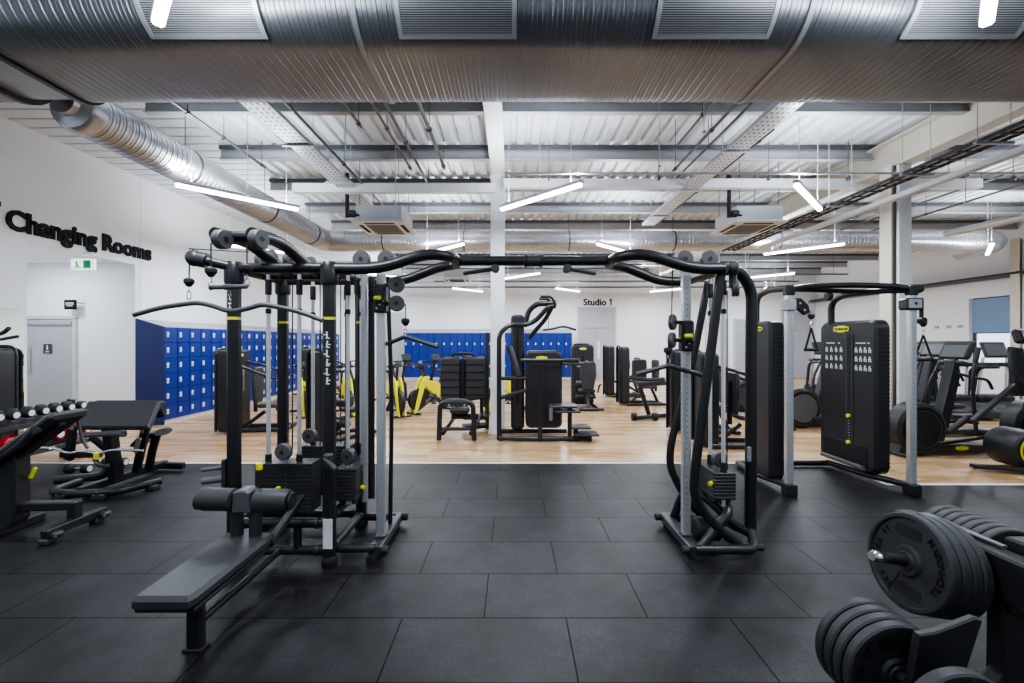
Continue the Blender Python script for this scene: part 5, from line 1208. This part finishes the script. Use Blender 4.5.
b = MB(); b.prism([(6.80, .95), (6.98, .95), (6.90, 1.60), (6.76, 1.62)], (0, 5.84, 0), (1, 0, 0), (0, 0, 1), (0, .10, 0), .02); part('mast', b, M['shroud'], t)
b = MB(); b.box(6.98, 5.85, 1.76, .42, .10, .20, .03, (-.3, 0, 0)); cn = part('console', b, M['black2'], t)
b = MB(); b.box(7.0, 5.795, 1.765, .34, .012, .14, .004, (-.3, 0, 0)); part('console_screen', b, M['scrlt'], cn)
b = MB(); b.tube([(6.66, 5.80, 1.55), (6.62, 5.75, 1.35), (6.70, 5.72, 1.12), (7.2, 5.7, 1.08)], .022, .1, 10); part('handle_loop', b, M['rubber'], t)

def treadmill(label):
    """walking along -y; console at -y end"""
    r = thing('treadmill', label, 'treadmill')
    b = MB(); b.prism(rrect(.86, 1.85, .10, 4, 0, .2), (0, 0, .05), (1, 0, 0), (0, 1, 0), (0, 0, .16), .03); dk = part('deck', b, M['shroud'], r)
    b = MB(); b.box(0, .28, .215, .54, 1.6, .012, .003); part('running_belt', b, M['rubber'], dk)
    b = MB(); b.prism(rrect(.9, .42, .12, 4, 0, -.58), (0, 0, .04), (1, 0, 0), (0, 1, 0), (0, 0, .32), .05); part('motor_hood', b, M['black2'], r)
    for s_ in (-1, 1):
        b = MB(); b.tube([(s_ * .44, -.62, .10), (s_ * .42, -.50, 1.05), (s_ * .40, -.05, 1.08)], .04, .18, 12); part('side_rail', b, K, r)
        b = MB(); b.bar((s_ * .36, -.56, .2), (s_ * .30, -.48, 1.30), .07, .04, .01); part('console_mast', b, M['silver'], r)
    b = MB(); b.box(0, -.46, 1.12, .84, .16, .10, .03); part('dashboard', b, M['black2'], r)
    b = MB(); b.box(0, -.50, 1.48, .62, .06, .42, .03, (.35, 0, 0)); cn = part('console', b, M['black2'], r)
    b = MB(); b.box(0, -.465, 1.485, .52, .012, .32, .005, (.35, 0, 0)); part('console_screen', b, M['screen'], cn)
    return r
T0 = treadmill('treadmill farthest left in the row before the right wall')
place(T0, (10.0, 10.3, 0), PI)
copy_tree(T0, None, 'treadmill in the middle of the row before the right wall', (11.0, 10.3, 0), PI)
copy_tree(T0, None, 'treadmill nearest the window in the right wall', (12.0, 10.3, 0), PI)
copy_tree(T0, None, 'rearmost treadmill behind the row before the right wall', (9.6, 12.9, 0), PI)

# ================================================================== DUMBBELL RACK, far left
t = thing('dumbbell_rack', 'two tier dumbbell rack at the left edge behind the inclined bench', 'weight rack', (-6.3, 5.6, 0))
for y in (4.95, 6.35):
    b = MB(); b.bar((-6.55, y, .02), (-6.45, y, .85), .07, .08, .01, (0, 1, 0)); b.bar((-6.6, y, .04), (-6.0, y, .04), .07, .07, .01); part('side_frame', b, K, t)
for (x_, z) in ((-6.30, .64), (-6.22, .30)):
    b = MB(); b.box(x_, 5.65, z, .30, 1.4, .03, .006, (0, .28, 0)); b.box(x_ + .15, 5.65, z - .02, .02, 1.4, .06, .004); part('shelf', b, M['dgrey'], t)
def dumbbell(label, c, hm, R, group):
    d = thing('dumbbell', label, 'dumbbell', (c[0], c[1], c[2] - R), group)
    b = MB(); b.cyl((c[0] - .07, c[1], c[2]), (c[0] + .07, c[1], c[2]), .016); part('handle', b, M['chrome'], d)
    for s_ in (-1, 1):
        b = MB(); b.lathe((c[0] + s_ * .06, c[1], c[2]), (s_, 0, 0), [(R * .7, 0), (R, .015), (R, .075), (R * .8, .09)], 20); hd = part('head', b, hm, d)
        b = MB(); b.lathe((c[0] + s_ * .146, c[1], c[2]), (s_, 0, 0), [(R * .62, 0), (R * .62, .006)], 18); part('head_cap', b, M['decal'], hd, 'white end cap')
    return d
for k in range(8): dumbbell('black and chrome dumbbell on the upper tier of the rack, ' + ORD[k] + ' from the front', (-6.30, 5.05 + .17 * k, .775), M['rubber'], .062, 'dumbbells on the upper tier')
for k in range(7): dumbbell('red dumbbell on the lower tier of the rack, ' + ORD[k] + ' from the front', (-6.22, 5.08 + .19 * k, .445), M['red'], .075, 'dumbbells on the lower tier')
t = thing('dumbbell', 'chrome hex dumbbell lying on the floor behind the preacher bench, far one', 'dumbbell', (-5.55, 5.75, 0)); 
bpy.data.objects.remove(t)
for (x_, y_, lab) in ((-5.55, 5.55, 'black dumbbell lying on the floor left of the preacher bench, nearer one'), (-5.35, 5.85, 'black dumbbell lying on the floor left of the preacher bench, farther one')):
    dumbbell(lab, (x_, y_, .066), M['rubber'], .06, None)
b = MB(); b.prism([(0, 0), (.55, 0), (.5, .13), (.08, .17)], (-7.20, 4.30, .86), (1, 0, 0), (0, 0, 1), (0, .5, 0), .04); b.mi = 1; b.box(-6.87, 4.295, .94, .12, .01, .06, .004)
wb = MB(); wb.box(-6.95, 4.55, .43, .5, .4, .86, .02)
t = thing('supply_cabinet', 'white topped supply cabinet behind the dumbbell rack at the left edge', 'cabinet', (-6.95, 4.55, 0))
part('cabinet_body', wb, M['ltgrey'], t); part('white_lid', b, [M['offw'], M['red']], t, 'white lid with small red mark')

# ================================================================== CAMERA AND AIR
w = bpy.data.worlds.new('outside'); SC.world = w; w.use_nodes = True
bg = w.node_tree.nodes['Background']; bg.inputs['Color'].default_value = (.85, .92, 1, 1); bg.inputs['Strength'].default_value = 1.6
cam = bpy.data.cameras.new('camera'); cam.sensor_width = 36; cam.lens = F / 1024 * 36; cam.clip_start = .05; cam.clip_end = 100
co = bpy.data.objects.new('camera', cam); COL.objects.link(co); co.location = (0, 0, H); co.rotation_euler = (PI / 2, 0, 0); SC.camera = co
SC.view_settings.view_transform = 'AgX'
try: SC.view_settings.look = 'AgX - Medium High Contrast'
except Exception: pass
SC.view_settings.exposure = 0.42
SC.cycles.max_bounces = 6; SC.cycles.diffuse_bounces = 4; SC.cycles.glossy_bounces = 3; SC.cycles.transmission_bounces = 4
SC.cycles.use_denoising = True
SC.cycles.sample_clamp_indirect = 6
